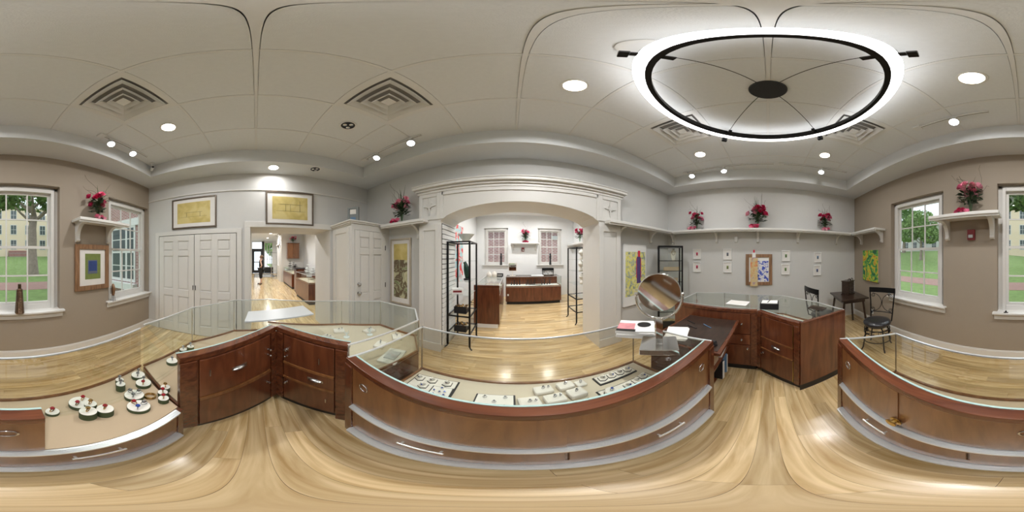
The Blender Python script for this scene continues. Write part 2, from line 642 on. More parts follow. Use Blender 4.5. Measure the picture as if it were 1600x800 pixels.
# ------------------------------------------------------------------ windows
def make_window(name, loc, rotz, w, z0, z1, depth=0.12, mull=0.020, label=None, sill=True, cols=3, sideframe=0.11):
    """local frame: x along the wall, +y into the room, origin on the wall face at floor level"""
    t = struct(name, label=label, loc=loc, rotz=rotz)
    h = w / 2
    b = MB()
    for s in (-1, 1):
        b.box(s * h, -depth - 0.05, z0 - 0.08, s * (h + 0.05), -depth + 0.05, z1 + 0.06)
        b.box(s * (h + 0.05), -depth - 0.05, z0 - 0.08, s * (h + sideframe + 0.005), -depth + 0.02, z1 + 0.1)
    b.box(-h, -depth - 0.05, z1, h, -depth + 0.05, z1 + 0.06)
    b.box(-h - sideframe, -depth - 0.05, z1 + 0.06, h + sideframe, -depth + 0.02, z1 + 0.105)
    b.box(-h, -depth - 0.05, z0 - 0.08, h, -depth + 0.03, z0)
    b.build('window_frame', 'trim_paint', t, bevel=0.004)
    zm = (z0 + z1) / 2
    for (a, c, yy) in ((z0, zm + 0.02, -depth + 0.012), (zm - 0.02, z1, -depth - 0.018)):
        b = MB()
        st = 0.04
        b.box(-h, yy - 0.014, a, -h + st, yy + 0.014, c)
        b.box(h - st, yy - 0.014, a, h, yy + 0.014, c)
        b.box(-h + st, yy - 0.014, a, h - st, yy + 0.014, a + st)
        b.box(-h + st, yy - 0.014, c - st, h - st, yy + 0.014, c)
        ix0, ix1, iz0, iz1 = -h + st, h - st, a + st, c - st
        for k in range(1, cols):
            x = ix0 + (ix1 - ix0) * k / cols
            b.box(x - mull / 2, yy - 0.010, iz0, x + mull / 2, yy + 0.010, iz1)
        zc = (iz0 + iz1) / 2
        b.box(ix0, yy - 0.0095, zc - mull / 2, ix1, yy + 0.0095, zc + mull / 2)
        s_ = b.build('sash', 'trim_paint', t)
        pw = (ix1 - ix0) / cols
        for k in range(cols):
            for q in range(2):
                za, zb = (iz0, zc) if q == 0 else (zc, iz1)
                MB().box(ix0 + pw * k, yy - 0.002, za, ix0 + pw * (k + 1), yy + 0.002, zb).build('pane', 'pane_glass', s_)
    if sill:
        b = MB().box(-h - sideframe - 0.06, -depth + 0.0, z0 - 0.105, h + sideframe + 0.06, 0.07, z0 - 0.075)
        b.build('sill', 'trim_paint', t, bevel=0.006)
        b = MB().box(-h - sideframe - 0.04, 0.0, z0 - 0.19, h + sideframe + 0.04, 0.022, z0 - 0.105)
        b.box(-h - sideframe - 0.04, 0.0, z0 - 0.125, h + sideframe + 0.04, 0.035, z0 - 0.105)
        b.build('apron', 'trim_paint', t, bevel=0.003)
    return t


for i, (c, w) in enumerate(WIN):
    make_window('window_%d' % (i + 1), (c, YB, 0), 0, w, WZ0, WZ1)

# ------------------------------------------------------------------ arch portal (trim_2)
portal = struct('trim_2', label='white panelled arch surround with pilasters and star blocks', cat='arch')
PX0, PX1, OX0, OX1, PY0, PY1, PZT = -1.40, 1.72, -1.03, 1.30, 2.20, 2.80, 2.66
SPR, APX = 2.13, 2.37
arc = []
for k in range(25):
    t = k / 24
    x = OX1 + (OX0 - OX1) * t
    u = 2 * t - 1
    arc.append((x, SPR + (APX - SPR) * math.sqrt(max(0, 1 - u * u * 0.999)) ** 1.25))
body = [(PX0, 0), (OX0, 0), (OX0, SPR)] + list(reversed(arc))[1:-1] + [(OX1, SPR), (OX1, 0), (PX1, 0), (PX1, PZT), (PX0, PZT)]
# split into two pilasters and an arched header
MB().box(PX0, PY0, 0, OX0, PY1, SPR).build('pilaster', 'trim_paint', portal)
MB().box(OX1, PY0, 0, PX1, PY1, SPR).build('pilaster', 'trim_paint', portal)
hb = MB()
pts = list(reversed(arc))
for k in range(len(pts) - 1):
    (xa, za), (xb, zb) = pts[k], pts[k + 1]
    hb.prism([(xa, za), (xb, zb), (xb, PZT), (xa, PZT)], PY0, PY1, 'y')
hb.box(PX0, PY0, SPR, OX0, PY1, PZT)
hb.box(OX1, PY0, SPR, PX1, PY1, PZT)
hb.build('arched_header', 'trim_paint', portal)
cn = MB()
for (z0, z1, p) in ((2.60, 2.645, 0.025), (2.645, 2.685, 0.05), (2.685, 2.73, 0.09), (2.73, 2.75, 0.10)):
    cn.box(PX0 - p, PY0 - p, z0, PX1 + p, YF + 0.002, z1)
cn.build('cornice', 'trim_paint', portal, bevel=0.006)


def frame_strip(x0, x1, z0, z1, w, y, proud, nm='panel_moulding'):
    b = MB()
    b.box(x0, y - proud, z0, x0 + w, y, z1)
    b.box(x1 - w, y - proud, z0, x1, y, z1)
    b.box(x0 + w, y - proud, z0, x1 - w, y, z0 + w)
    b.box(x0 + w, y - proud, z1 - w, x1 - w, y, z1)
    return b.build(nm, 'trim_paint', portal, bevel=0.003)


for (a, c) in ((PX0, OX0), (OX1, PX1)):
    frame_strip(a, c, 0.0, 2.08, 0.085, PY0, 0.018, 'pilaster_frame')
    MB().box(a - 0.012, PY0 - 0.035, 0, c + 0.012, PY0 - 0.018, 0.16).build('plinth', 'trim_paint', portal, bevel=0.004)
    frame_strip(a + 0.0, c, 2.16, 2.60, 0.06, PY0, 0.016, 'block_frame')
    mx = (a + c) / 2
    st = MB()
    mz = 2.385
    for k in range(8):
        t = PI / 2 + k * PI / 4
        ln = (0.155, 0.062, 0.10, 0.062)[k % 4] if k % 2 == 0 else 0.062
        ln = 0.15 if k in (0, 4) else (0.105 if k in (2, 6) else 0.06)
        wd_ = 0.014 if k % 2 == 0 else 0.010
        d = (math.cos(t), math.sin(t)); n = (-d[1], d[0])
        rr = ln * 0.28
        pl = [(mx, mz), (mx + d[0] * rr + n[0] * wd_, mz + d[1] * rr + n[1] * wd_), (mx + d[0] * ln, mz + d[1] * ln), (mx + d[0] * rr - n[0] * wd_, mz + d[1] * rr - n[1] * wd_)]
        st.prism(pl, PY0 - 0.022, PY0, 'y')
    st.build('star', 'trim_paint', portal)
# spandrel moulding over the arch
sp = MB()
sp.box(OX0 + 0.02, PY0 - 0.016, 2.545, OX1 - 0.02, PY0, 2.60)
sp.box(OX0 - 0.0, PY0 - 0.016, 2.16, OX0 + 0.045, PY0, 2.60)
sp.box(OX1 - 0.045, PY0 - 0.016, 2.16, OX1, PY0, 2.60)
sp.build('header_frame', 'trim_paint', portal, bevel=0.003)

# slatted panel on the passage side wall
slw = thing('slat_wall_panel', 'white slotted display panel lining the arch passage behind black etagere', 'display panel', (OX0, 2.24, 0))
MB().box(0, 0, 0.1, 0.008, 0.55, 2.10).build('backing', 'black_plastic', slw)
for k in range(26):
    z = 0.10 + k * 0.0765
    MB().box(0.008, 0, z + 0.006, 0.024, 0.55, z + 0.0695).build('slat', 'shop_paint', slw)

# picture rail
tag(MB().box(XL, YB, 2.81, XL + 0.02, YF, 2.835).build('trim_3', 'trim_paint', bevel=0.004), kind='structure')
# doorway casing
b = MB()
b.box(XL, -0.20, 0, XL + 0.02, -0.10, 2.11)
b.box(XL, -0.20, 2.11, XL + 0.02, 1.45, 2.21)
b.build('trim_4', 'trim_paint', bevel=0.003)['kind'] = 'structure'


# ------------------------------------------------------------------ six-panel doors
def six_panel_door(name, label, loc, rotz, w, h, knob=None, kind='structure', hinge=None, cat=None):
    """local: x along, -y faces the viewer"""
    t = thing(name, label, cat, loc, rotz, kind=kind)
    MB().box(0, 0.0, 0.01, w, 0.035, h).build('door_slab', 'trim_paint', t)
    st = w * 0.14
    pw = (w - 3 * st) / 2
    rows = [(0.11 * h, 0.40 * h), (0.47 * h, 0.80 * h), (0.85 * h, 0.945 * h)]
    b = MB()
    P_ = 0.016
    for q in range(3):
        x = q * (pw + st)
        b.box(x, -P_, 0.01, x + st, 0, h)
    zz = [0.01] + [v for r_ in rows for v in r_] + [h]
    for q in range(2):
        x = st + q * (pw + st)
        for k in range(0, 8, 2):
            b.box(x, -P_, zz[k], x + pw, 0, zz[k + 1])
    b.build('door_frame', 'trim_paint', t, bevel=0.005)
    for (a, c) in rows:
        for q in range(2):
            x = st + q * (pw + st)
            MB().box(x + 0.022, -0.010, a + 0.022, x + pw - 0.022, 0, c - 0.022).build('door_panel', 'trim_paint', t, bevel=0.008)
    if knob:
        for (kx, kz, rr) in knob:
            k = MB().lathe([(0.03, 0), (0.03, 0.008), (0.012, 0.012), (0.012, 0.03), (rr, 0.04), (rr, 0.055), (rr * 0.5, 0.065)], 14, (kx, -0.016, kz), '-y')
            k.build('knob', 'steel', t, smooth=40)
    if hinge:
        for (hx, hz) in hinge:
            MB().box(hx - 0.006, -0.024, hz - 0.045, hx + 0.006, 0.0, hz + 0.045).build('hinge', 'black_metal', t)
    return t


# closet doors (rotated so that -y faces +x)
cw = 0.775
six_panel_door('door_1', 'white six-panel closet door leaf nearest the corner window', (XL + 0.012, -1.905, 0), PI / 2, cw, 2.0, hinge=[(cw - 0.02, 1.0)], cat='door')
six_panel_door('door_2', 'white six-panel closet door leaf nearest the open doorway', (XL + 0.012, -1.120, 0), PI / 2, cw, 2.0, hinge=[(0.02, 1.0), (cw + 0.004, 0.3)], cat='door')
b = MB()
b.box(XL, -2.0, 0, XL + 0.03, -1.915, 2.09)
b.box(XL, -0.335, 0, XL + 0.03, -0.25, 2.09)
b.box(XL, -1.915, 2.01, XL + 0.03, -0.335, 2.09)
b.build('trim_5', 'trim_paint', bevel=0.003)['kind'] = 'structure'
MB().box(XL, -1.915, 0, XL + 0.004, -0.335, 2.01).build('trim_6', 'black_plastic')['kind'] = 'structure'

# corner closet box with door
BXX, BXY = -2.20, 1.45
cb = struct('wall_corner', label='white boxed corner closet with crown moulding', cat='closet')
MB().box(XL, BXY, 0, BXX, YF, 2.12).build('closet_body', 'trim_paint', cb)
cr = MB()
for (z0, z1, p) in ((2.12, 2.14, 0.02), (2.14, 2.165, 0.045), (2.165, 2.19, 0.065)):
    cr.box(XL, BXY - p, z0, BXX + p, YF - 0.0, z1)
cr.build('crown', 'trim_paint', cb, bevel=0.005)
fs = MB()
fs.box(XL + 0.06, BXY - 0.014, 0.1, XL + 0.14, BXY, 2.08); fs.box(BXX - 0.12, BXY - 0.014, 0.1, BXX - 0.04, BXY, 2.08)
fs.box(XL + 0.14, BXY - 0.014, 2.0, BXX - 0.12, BXY, 2.08); fs.box(XL + 0.14, BXY - 0.014, 0.1, BXX - 0.12, BXY, 0.25)
fs.build('side_panel_frame', 'trim_paint', cb, bevel=0.003)
six_panel_door('door_3', 'white six-panel closet door with steel knob and deadbolt', (BXX + 0.012, BXY + 0.06, 0), PI / 2, 0.70, 2.03,
               knob=[(0.07, 0.98, 0.028), (0.07, 1.13, 0.022)], hinge=[(0.695, 1.75), (0.695, 1.05)], cat='door')
b = MB()
b.box(BXX, BXY, 0, BXX + 0.02, BXY + 0.055, 2.12); b.box(BXX, BXY + 0.765, 0, BXX + 0.02, YF, 2.12)
b.box(BXX, BXY + 0.055, 2.035, BXX + 0.02, BXY + 0.765, 2.12)
b.build('trim_7', 'trim_paint', bevel=0.003)['kind'] = 'structure'


# ------------------------------------------------------------------ wall shelves on corbels
def corbel(t, base, n, d=0.22, h=0.24, th=0.045):
    """base: point on wall under the slab, n: direction into the room (unit xy)"""
    n = V((n[0], n[1], 0)); u = V((-n.y, n.x, 0))
    prof = [(0, 0), (d, 0), (d, -0.03)]
    for k in range(1, 9):
        a = PI / 2 * k / 9
        prof.append((0.045 + (d - 0.045) * (1 - math.sin(a)), -0.03 - (h - 0.08) * (1 - math.cos(a))))
    prof += [(0.045, -h + 0.05), (0.055, -h + 0.045), (0.055, -h + 0.02), (0.03, -h), (0, -h)]
    m = MB().prism(prof, -th / 2, th / 2, 'y')
    # prism coords are (d, y, z)
    B = V(base)
    m.v = [tuple(B + n * p[0] + u * p[1] + V((0, 0, p[2]))) for p in m.v]
    return m.build('corbel', 'trim_paint', t, world=True)


def shelf(name, label, slab, edges, z, corbels, loc, lift=0.045, cd_=0.22, ch_=0.24, ct=0.045):
    t = thing(name, label, 'shelf', loc)
    b = MB().prism(slab, z, z + lift)
    b.build('slab', 'trim_paint', t, world=True, bevel=0.008)
    # bed moulding under the slab's front edge
    m = MB()
    for (p, q, n) in edges:
        p, q, n = V((*p, 0)), V((*q, 0)), V((*n, 0))
        pi, qi = p - n * 0.018, q - n * 0.018
        m.prism([tuple(pi.xy), tuple(qi.xy), tuple((qi - n * 0.016).xy), tuple((pi - n * 0.016).xy)], z - 0.022, z + 0.001)
    m.build('bed_moulding', 'trim_paint', t, world=True)
    for (bx, by, n) in corbels:
        corbel(t, (bx, by, z), n, cd_, ch_, ct)
    return t


SZ = 2.12
shelf('wall_shelf', 'white wall shelf between corner closet and arch', [(-2.2 + 0.066, YF), (-2.2 + 0.066, 2.03), (-1.24, 2.03), (-1.24, PY0), (PX0, PY0), (PX0, YF)],
      [((-2.13, 2.03), (-1.24, 2.03), (0, -1))], SZ, [(-1.48, YF, (0, -1))], (-1.7, YF, SZ))
def rp(s, n=0.0):
    p = V((RB[0], RB[1], 0)) + RU * s + RN * n
    return (p.x, p.y)
ic = (3.04, 2.03)
ic2 = (3.43, -1.92)
shelf('wall_shelf', 'long white shelf running round the corner from the arch above the small frames',
      [(PX1, YF), (PX1, PY0), (1.40, PY0), (1.40, 2.03), ic, ic2, (2.50, -1.92), (2.50, YB), RC, RB],
      [((1.40, 2.03), ic, (0, -1)), (ic, ic2, (RN.x, RN.y)), (ic2, (2.50, -1.92), (0, 1))], SZ,
      [(1.76, YF, (0, -1)), (2.62, YF, (0, -1))] + [(*rp(s), (RN.x, RN.y)) for s in (0.16, 1.215, 2.11, 2.99, 3.97)]
      + [(3.37, YB, (0, 1)), (2.60, YB, (0, 1))], (3.3, 0.0, SZ))
shelf('wall_shelf', 'short white corbel shelf between the two lawn windows, red alarm under it', [(0.30, YB), (1.27, YB), (1.27, -1.90), (0.30, -1.90)],
      [((1.27, -1.90), (0.30, -1.90), (0, 1))], SZ, [(1.10, YB, (0, 1)), (0.43, YB, (0, 1))], (0.8, YB, SZ), cd_=0.26, ch_=0.29, ct=0.06)
shelf('wall_shelf', 'short white corbel shelf above the wood-framed green picture', [(-1.96, YB), (-1.03, YB), (-1.03, -1.92), (-1.96, -1.92)],
      [((-1.03, -1.92), (-1.96, -1.92), (0, 1))], SZ - 0.02, [(-1.12, YB, (0, 1)), (-1.70, YB, (0, 1))], (-1.5, YB, SZ), cd_=0.245, ch_=0.29, ct=0.06)


# ------------------------------------------------------------------ showcases
def offs(poly, d):
    """inset a convex-ish polygon by d (positive = inwards)"""
    n = len(poly)
    ar = sum(poly[i][0] * poly[(i + 1) % n][1] - poly[(i + 1) % n][0] * poly[i][1] for i in range(n))
    sg = 1 if ar > 0 else -1
    out = []
    for i in range(n):
        p0, p1, p2 = V((*poly[i - 1], 0)), V((*poly[i], 0)), V((*poly[(i + 1) % n], 0))
        e1 = (p1 - p0).normalized(); e2 = (p2 - p1).normalized()
        n1 = V((-e1.y, e1.x, 0)) * sg; n2 = V((-e2.y, e2.x, 0)) * sg
        bis = n1 + n2
        k = d / max(0.25, (1 + n1.dot(n2)) / 1.0)
        q = p1 + bis * k
        out.append((q.x, q.y))
    return out


def showcase(label, poly, glass_edges, near_edges, zdeck=0.48, ztop=0.95, deck='deck_cream', plain_edges=(), loc=None, alu=True, rail_to=None, side='case_glass'):
    n = len(poly)
    cx = sum(p[0] for p in poly) / n; cy = sum(p[1] for p in poly) / n
    t = thing('display_case', label, 'display case', (cx, cy, 0))
    MB().prism(offs(poly, 0.035), 0, 0.10).build('kick', 'kick_black', t, world=True)
    MB().prism(poly, 0.10, zdeck - 0.02).build('cabinet_body', 'cherry', t, world=True)
    MB().prism(offs(poly, 0.012), zdeck - 0.02, zdeck).build('deck', deck, t, world=True)
    MB().prism(offs(poly, 0.015), ztop - 0.008, ztop).build('glass_top', 'case_glass', t, world=True)
    frames = []
    for i in range(n):
        p, q = V((*poly[i], 0)), V((*poly[(i + 1) % n], 0))
        u = (q - p).normalized(); L = (q - p).length
        qf = q
        nn = V((-u.y, u.x, 0))
        if nn.dot(V((cx, cy, 0)) - (p + q) / 2) > 0: nn = -nn     # outward
        if i in glass_edges:
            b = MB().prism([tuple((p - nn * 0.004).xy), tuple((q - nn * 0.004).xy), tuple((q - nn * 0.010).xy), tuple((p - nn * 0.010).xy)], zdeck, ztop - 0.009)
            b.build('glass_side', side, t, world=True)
            if alu:
                b = MB().prism([tuple(p.xy), tuple(q.xy), tuple((q - nn * 0.014).xy), tuple((p - nn * 0.014).xy)], ztop - 0.006, ztop + 0.004)
                b.build('edge_strip', 'aluminium', t, world=True)
            b = MB().prism([tuple(p.xy), tuple(q.xy), tuple((q - nn * 0.016).xy), tuple((p - nn * 0.016).xy)], zdeck - 0.001, zdeck + 0.022)
            b.build('glass_channel', 'cherry_light', t, world=True)
        if i in near_edges and rail_to:
            b = MB().prism([tuple((p + u * rail_to + nn * 0.004).xy), tuple((q + nn * 0.004).xy), tuple((q - nn * 0.012).xy), tuple((p + u * rail_to - nn * 0.012).xy)], ztop - 0.010, ztop + 0.003)
            b.build('open_edge', 'case_glass', t, world=True)
            q = p + u * rail_to
        if i in near_edges or i in plain_edges:
            b = MB().prism([tuple(p.xy), tuple(q.xy), tuple((q - nn * 0.022).xy), tuple((p - nn * 0.022).xy)], zdeck - 0.02, ztop - 0.04)
            b.build('rear_panel' if i in near_edges else 'end_panel', 'cherry', t, world=True)
            w = 0.045 if i in near_edges else 0.03
            b = MB().prism([tuple((p + nn * 0.012).xy), tuple((q + nn * 0.012).xy), tuple((q - nn * w).xy), tuple((p - nn * w).xy)], ztop - 0.04, ztop + 0.002)
            b.build('top_rail', 'cherry_h', t, world=True, bevel=0.004)
            if i in near_edges:
                b = MB().prism([tuple((p - nn * w).xy), tuple((q - nn * w).xy), tuple((q - nn * (w + 0.010)).xy), tuple((p - nn * (w + 0.010)).xy)], ztop - 0.004, ztop + 0.003)
                b.build('glass_edge', 'glass_edge', t, world=True)
        frames.append((p, u, nn, L))
    for i in range(n):
        if (i in glass_edges and (i + 1) % n in glass_edges):
            p = V((*poly[(i + 1) % n], 0))
            MB().tube([(p.x, p.y, zdeck), (p.x, p.y, ztop)], 0.006, 6).build('corner_post', 'steel', t, world=True)
    return t, frames


def fbox(fr, s0, s1, z0, z1, d0, d1):
    p, u, n, L = fr
    a = p + u * s0; c = p + u * s1
    return MB().prism([tuple((a + n * d0).xy), tuple((c + n * d0).xy), tuple((c + n * d1).xy), tuple((a + n * d1).xy)], z0, z1)


def fpt(fr, s, z, d):
    p, u, n, L = fr
    q = p + u * s + n * d
    return V((q.x, q.y, z))


def front_panel(t, fr, s0, s1, z0, z1, name, mat='cherry', lip=True):
    o = fbox(fr, s0, s1, z0, z1, 0.0, 0.014).build(name, mat, t, world=True, bevel=0.003)
    return o


def stile(t, fr, s0, s1, z0, z1):
    fbox(fr, s0, s1, z0, z1, 0.0, 0.018).build('stile', 'cherry_h', t, world=True, bevel=0.002)


def cup_pull(par, fr, s, z, w=0.055):
    b = MB()
    p, u, n, L = fr
    vs = []; fs = []
    N, M_ = 12, 5
    for i in range(M_ + 1):
        a = PI / 2 * i / M_
        for k in range(N + 1):
            th = PI * k / N
            x = -w * math.cos(th) * math.cos(a * 0.98)
            zz = 0.020 * math.sin(th) * math.cos(a * 0.98)
            d = 0.014 + 0.022 * math.sin(a)
            q = fpt(fr, s + x, z + zz, d)
            vs.append(tuple(q))
    for i in range(M_):
        for k in range(N):
            a = i * (N + 1) + k
            fs.append((a, a + 1, a + N + 2, a + N + 1))
    b.add(vs, fs)
    for (s_, z_) in ((s - w, z), (s + w, z)):
        pass
    bb = fbox(fr, s - w - 0.006, s + w + 0.006, z - 0.006, z + 0.026, 0.014, 0.017)
    b.add(bb.v, bb.f)
    b.build('cup_pull', 'steel', par, world=True, smooth=50)


def knob_(par, fr, s, z, r=0.013, nm='knob', mat='steel'):
    p, u, n, L = fr
    b = MB().lathe([(r * 1.1, 0), (r * 1.1, 0.003), (r * 0.5, 0.006), (r * 0.5, 0.016), (r, 0.022), (r, 0.028), (r * 0.6, 0.032)], 12)
    o = fpt(fr, s, z, 0.014)
    b.v = [tuple(o + u * q[0] + V((0, 0, q[1])) + n * q[2]) for q in b.v]
    b.build(nm, mat, par, world=True, smooth=40)


def ring_pull(par, fr, s, z, r=0.028, d=0.014, mat='steel'):
    p, u, n, L = fr
    o = fpt(fr, s, z, d)
    b = MB().tube([o + u * (r * math.cos(2 * PI * k / 24)) + V((0, 0, r * math.sin(2 * PI * k / 24))) for k in range(24)], 0.004, 8, closed=True)
    b.build('ring_pull', mat, par, world=True, smooth=60)


def escutcheon(par, fr, s, z):
    fbox(fr, s - 0.004, s + 0.004, z - 0.03, z + 0.03, 0.014, 0.018).build('key_plate', 'steel', par, world=True)


def bar_pull(par, fr, s0, s1, z):
    b = fbox(fr, s0, s1, z - 0.012, z + 0.012, 0.030, 0.040)
    for s in (s0 + 0.01, s1 - 0.02):
        q = fbox(fr, s, s + 0.01, z - 0.006, z + 0.006, 0.012, 0.032)
        b.add(q.v, q.f)
    b.build('bar_pull', 'aluminium', par, world=True, bevel=0.004)


def rear_sliding(t, fr, ndoors, x0, x1, dmax=None):
    """sliding door bank, track, drawers and lower track on the clerks' side"""
    L = x1 - x0
    stile(t, fr, 0.0, x0, 0.02, 0.91); stile(t, fr, x1, fr[3], 0.02, 0.48 if dmax else 0.91)
    fbox(fr, x0, x1, 0.10, 0.48, 0.0, 0.003).build('recess', 'cherry', t, world=True)
    dw = (dmax or x1) / ndoors - x0 / ndoors
    for k in range(ndoors):
        a, c = x0 + dw * k, x0 + dw * (k + 1)
        dd = 0.004 if k % 2 else 0.009
        o = fbox(fr, a, c, 0.53, 0.905, 0.0, dd).build('sliding_door', 'cherry_light', t, world=True)
        ring_pull(o, fr, a + 0.10 if k % 2 == 0 else c - 0.10, 0.80, 0.03, dd + 0.002)
    tr = MB()
    for q in range(4):
        m = fbox(fr, x0, x1, 0.50 + q * 0.006, 0.503 + q * 0.006, 0.0, 0.030 - q * 0.006); tr.add(m.v, m.f)
    m = fbox(fr, x0, x1, 0.485, 0.50, 0.0, 0.032); tr.add(m.v, m.f)
    tr.build('door_track', 'aluminium', t, world=True)
    fbox(fr, x0, x1, 0.455, 0.485, 0.0, 0.026).build('apron_rail', 'cherry_light', t, world=True, bevel=0.003)
    nd = max(2, int(L / 0.62))
    w = L / nd
    for k in range(nd):
        a, c = x0 + w * k + 0.005, x0 + w * (k + 1) - 0.005
        o = front_panel(t, fr, a, c, 0.24, 0.445, 'drawer', 'cherry_light')
        m = (a + c) / 2
        bar_pull(o, fr, m - 0.09, m + 0.09, 0.36)
    tr = MB()
    for q in range(3):
        m = fbox(fr, x0, x1, 0.115 + q * 0.008, 0.119 + q * 0.008, 0.0, 0.045 - q * 0.006); tr.add(m.v, m.f)
    m = fbox(fr, x0, x1, 0.09, 0.115, 0.0, 0.048); tr.add(m.v, m.f)
    tr.build('lower_track', 'aluminium', t, world=True)
    fbox(fr, x0, x1, 0.15, 0.235, 0.0, 0.010).build('lower_panel', 'cherry_light', t, world=True)


# front case
FC = [(-0.77, 0.485), (1.07, 0.385), (1.04, 1.13), (-0.74, 1.20)]
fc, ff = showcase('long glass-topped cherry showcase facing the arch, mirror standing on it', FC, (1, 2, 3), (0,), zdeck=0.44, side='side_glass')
rear_sliding(fc, ff[0], 2, 0.07, ff[0][3] - 0.07)
# back case
BC = [(1.06, -0.50), (-0.74, -0.37), (-1.04, -0.90), (0.90, -0.90)]
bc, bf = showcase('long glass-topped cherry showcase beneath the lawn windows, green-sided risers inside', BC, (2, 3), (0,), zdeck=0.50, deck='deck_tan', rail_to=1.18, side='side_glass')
rear_sliding(bc, bf[0], 2, 0.07, bf[0][3] - 0.05, dmax=1.18)
# left arms
L1 = [(-0.76, -0.39), (-1.33, 0.16), (-2.27, 0.16), (-2.2, -0.30), (-1.74, -0.72), (-1.06, -0.88)]
l1, lf = showcase('angled cherry showcase in front of the white closet doors', L1, (2, 3, 4), (0,), zdeck=0.50, ztop=0.985, deck='deck_tan')
L2 = [(-1.33, 0.17), (-0.85, 0.54), (-0.80, 1.24), (-1.02, 1.52), (-1.57, 1.50), (-1.90, 1.10), (-2.27, 0.17)]
l2, lf2 = showcase('angled cherry showcase between the doorway and the arch', L2, (1, 2, 3, 4, 5), (0,), zdeck=0.62, ztop=0.985)
fr = lf[0]; LL = fr[3]
stile(l1, fr, 0.0, 0.10, 0.10, 0.94); stile(l1, fr, LL - 0.07, LL, 0.10, 0.94)
o = front_panel(l1, fr, 0.115, LL - 0.085, 0.56, 0.935, 'drawer')
cup_pull(o, fr, LL * 0.5, 0.75); escutcheon(o, fr, 0.18, 0.80); knob_(o, fr, LL - 0.11, 0.80, 0.010, 'lock'); knob_(o, fr, LL - 0.11, 0.74, 0.008, 'lock')
fbox(fr, 0.115, LL - 0.085, 0.515, 0.55, 0.0, 0.020).build('rail', 'cherry_light', l1, world=True)
o = front_panel(l1, fr, 0.115, LL - 0.085, 0.12, 0.505, 'door')
knob_(o, fr, LL - 0.12, 0.40)
fr = lf2[0]; LL = fr[3]
stile(l2, fr, 0.0, 0.08, 0.10, 0.94); stile(l2, fr, LL - 0.08, LL, 0.02, 0.94)
o = front_panel(l2, fr, 0.09, LL - 0.09, 0.66, 0.935, 'door')
knob_(o, fr, 0.125, 0.80, 0.016, 'lock'); knob_(o, fr, 0.125, 0.73, 0.008, 'lock'); escutcheon(o, fr, LL - 0.2, 0.78)
fbox(fr, 0.09, LL - 0.09, 0.63, 0.655, 0.0, 0.020).build('rail', 'cherry_light', l2, world=True)
o = front_panel(l2, fr, 0.09, LL - 0.09, 0.475, 0.625, 'drawer')
cup_pull(o, fr, LL * 0.62, 0.545)
fbox(fr, 0.09, LL - 0.09, 0.445, 0.47, 0.0, 0.020).build('rail', 'cherry_light', l2, world=True)
o = front_panel(l2, fr, 0.09, LL - 0.09, 0.12, 0.44, 'door')
knob_(o, fr, 0.12, 0.39); escutcheon(o, fr, LL - 0.15, 0.3)
# right arms
R1 = [(1.90, 1.22), (1.88, 0.125), (2.62, -0.25), (2.74, 0.75), (2.60, 1.22)]
r1, rf = showcase('glass-topped cherry case beyond the lowered desk, along the picture wall', R1, (2, 3, 4), (0,), zdeck=0.62)
R2 = [(1.875, 0.115), (1.46, -0.29), (1.70, -0.86), (2.16, -0.66), (2.61, -0.26)]
r2, rf2 = showcase('angled cherry case with a plain end panel and black box on its glass', R2, (2, 3), (0,), zdeck=0.62, plain_edges=(1,))
fr = rf[0]; LL = fr[3]
a0 = LL - 0.36
stile(r1, fr, LL - 0.07, LL, 0.10, 0.91)
for (za, zb, nm) in ((0.62, 0.90, 'drawer'), (0.46, 0.605, 'drawer'), (0.12, 0.445, 'door')):
    o = front_panel(r1, fr, a0, LL - 0.08, za, zb, nm)
    knob_(o, fr, LL - 0.11 if nm == 'door' else (a0 + LL) / 2, 0.40 if nm == 'door' else (za + zb) / 2, 0.010)
fr = rf2[0]; LL = fr[3]
stile(r2, fr, 0.0, 0.06, 0.10, 0.91); stile(r2, fr, LL - 0.06, LL, 0.10, 0.91)
o = front_panel(r2, fr, 0.07, LL - 0.07, 0.635, 0.905, 'door')
o = front_panel(r2, fr, 0.07, LL - 0.07, 0.475, 0.615, 'drawer')
cup_pull(o, fr, LL * 0.5, 0.54)
o = front_panel(r2, fr, 0.07, LL - 0.07, 0.12, 0.455, 'door')
knob_(o, fr, 0.10, 0.395)
for za in (0.617, 0.457):
    fbox(fr, 0.07, LL - 0.07, za, za + 0.016, 0.0, 0.020).build('rail', 'cherry_light', r2, world=True)
for za, zb in ((0.635, 0.905), (0.12, 0.455)):
    fbox(fr, LL - 0.068, LL - 0.062, za, zb, 0.0, 0.022).build('piano_hinge', 'brass', r2, world=True)
# plain end panel covering the cabinet end
fr = rf2[1]
fbox(fr, 0.0, fr[3], 0.10, 0.95, 0.0, 0.012).build('end_skin', 'cherry', r2, world=True)
fbox(fr, 0.0, fr[3], 0.0, 0.10, 0.0, 0.008).build('end_kick', 'kick_black', r2, world=True)

# lowered desk bridging the front case and the picture-wall case
dk = thing('desk', 'lowered cherry desk shelf with papers and pens beside the long showcase', 'desk', (1.48, 0.6, 0))
MB().box(1.095, 0.33, 0.785, 1.865, 0.98, 0.815).build('desk_top', 'cherry_h', dk, world=True, bevel=0.004)
MB().box(1.12, 0.36, 0.815, 1.84, 0.95, 0.819).build('desk_mat', 'dark_wood', dk, world=True)
MB().box(1.10, 0.42, 0.0, 1.13, 0.96, 0.785).build('side_panel', 'cherry', dk, world=True)
MB().box(1.13, 0.94, 0.0, 1.86, 0.96, 0.785).build('back_panel', 'cherry', dk, world=True)
MB().box(1.13, 0.45, 0.40, 1.86, 0.94, 0.42).build('shelf_board', 'cherry_h', dk, world=True)
MB().box(1.13, 0.50, 0.06, 1.86, 0.94, 0.08).build('shelf_board', 'cherry_h', dk, world=True)

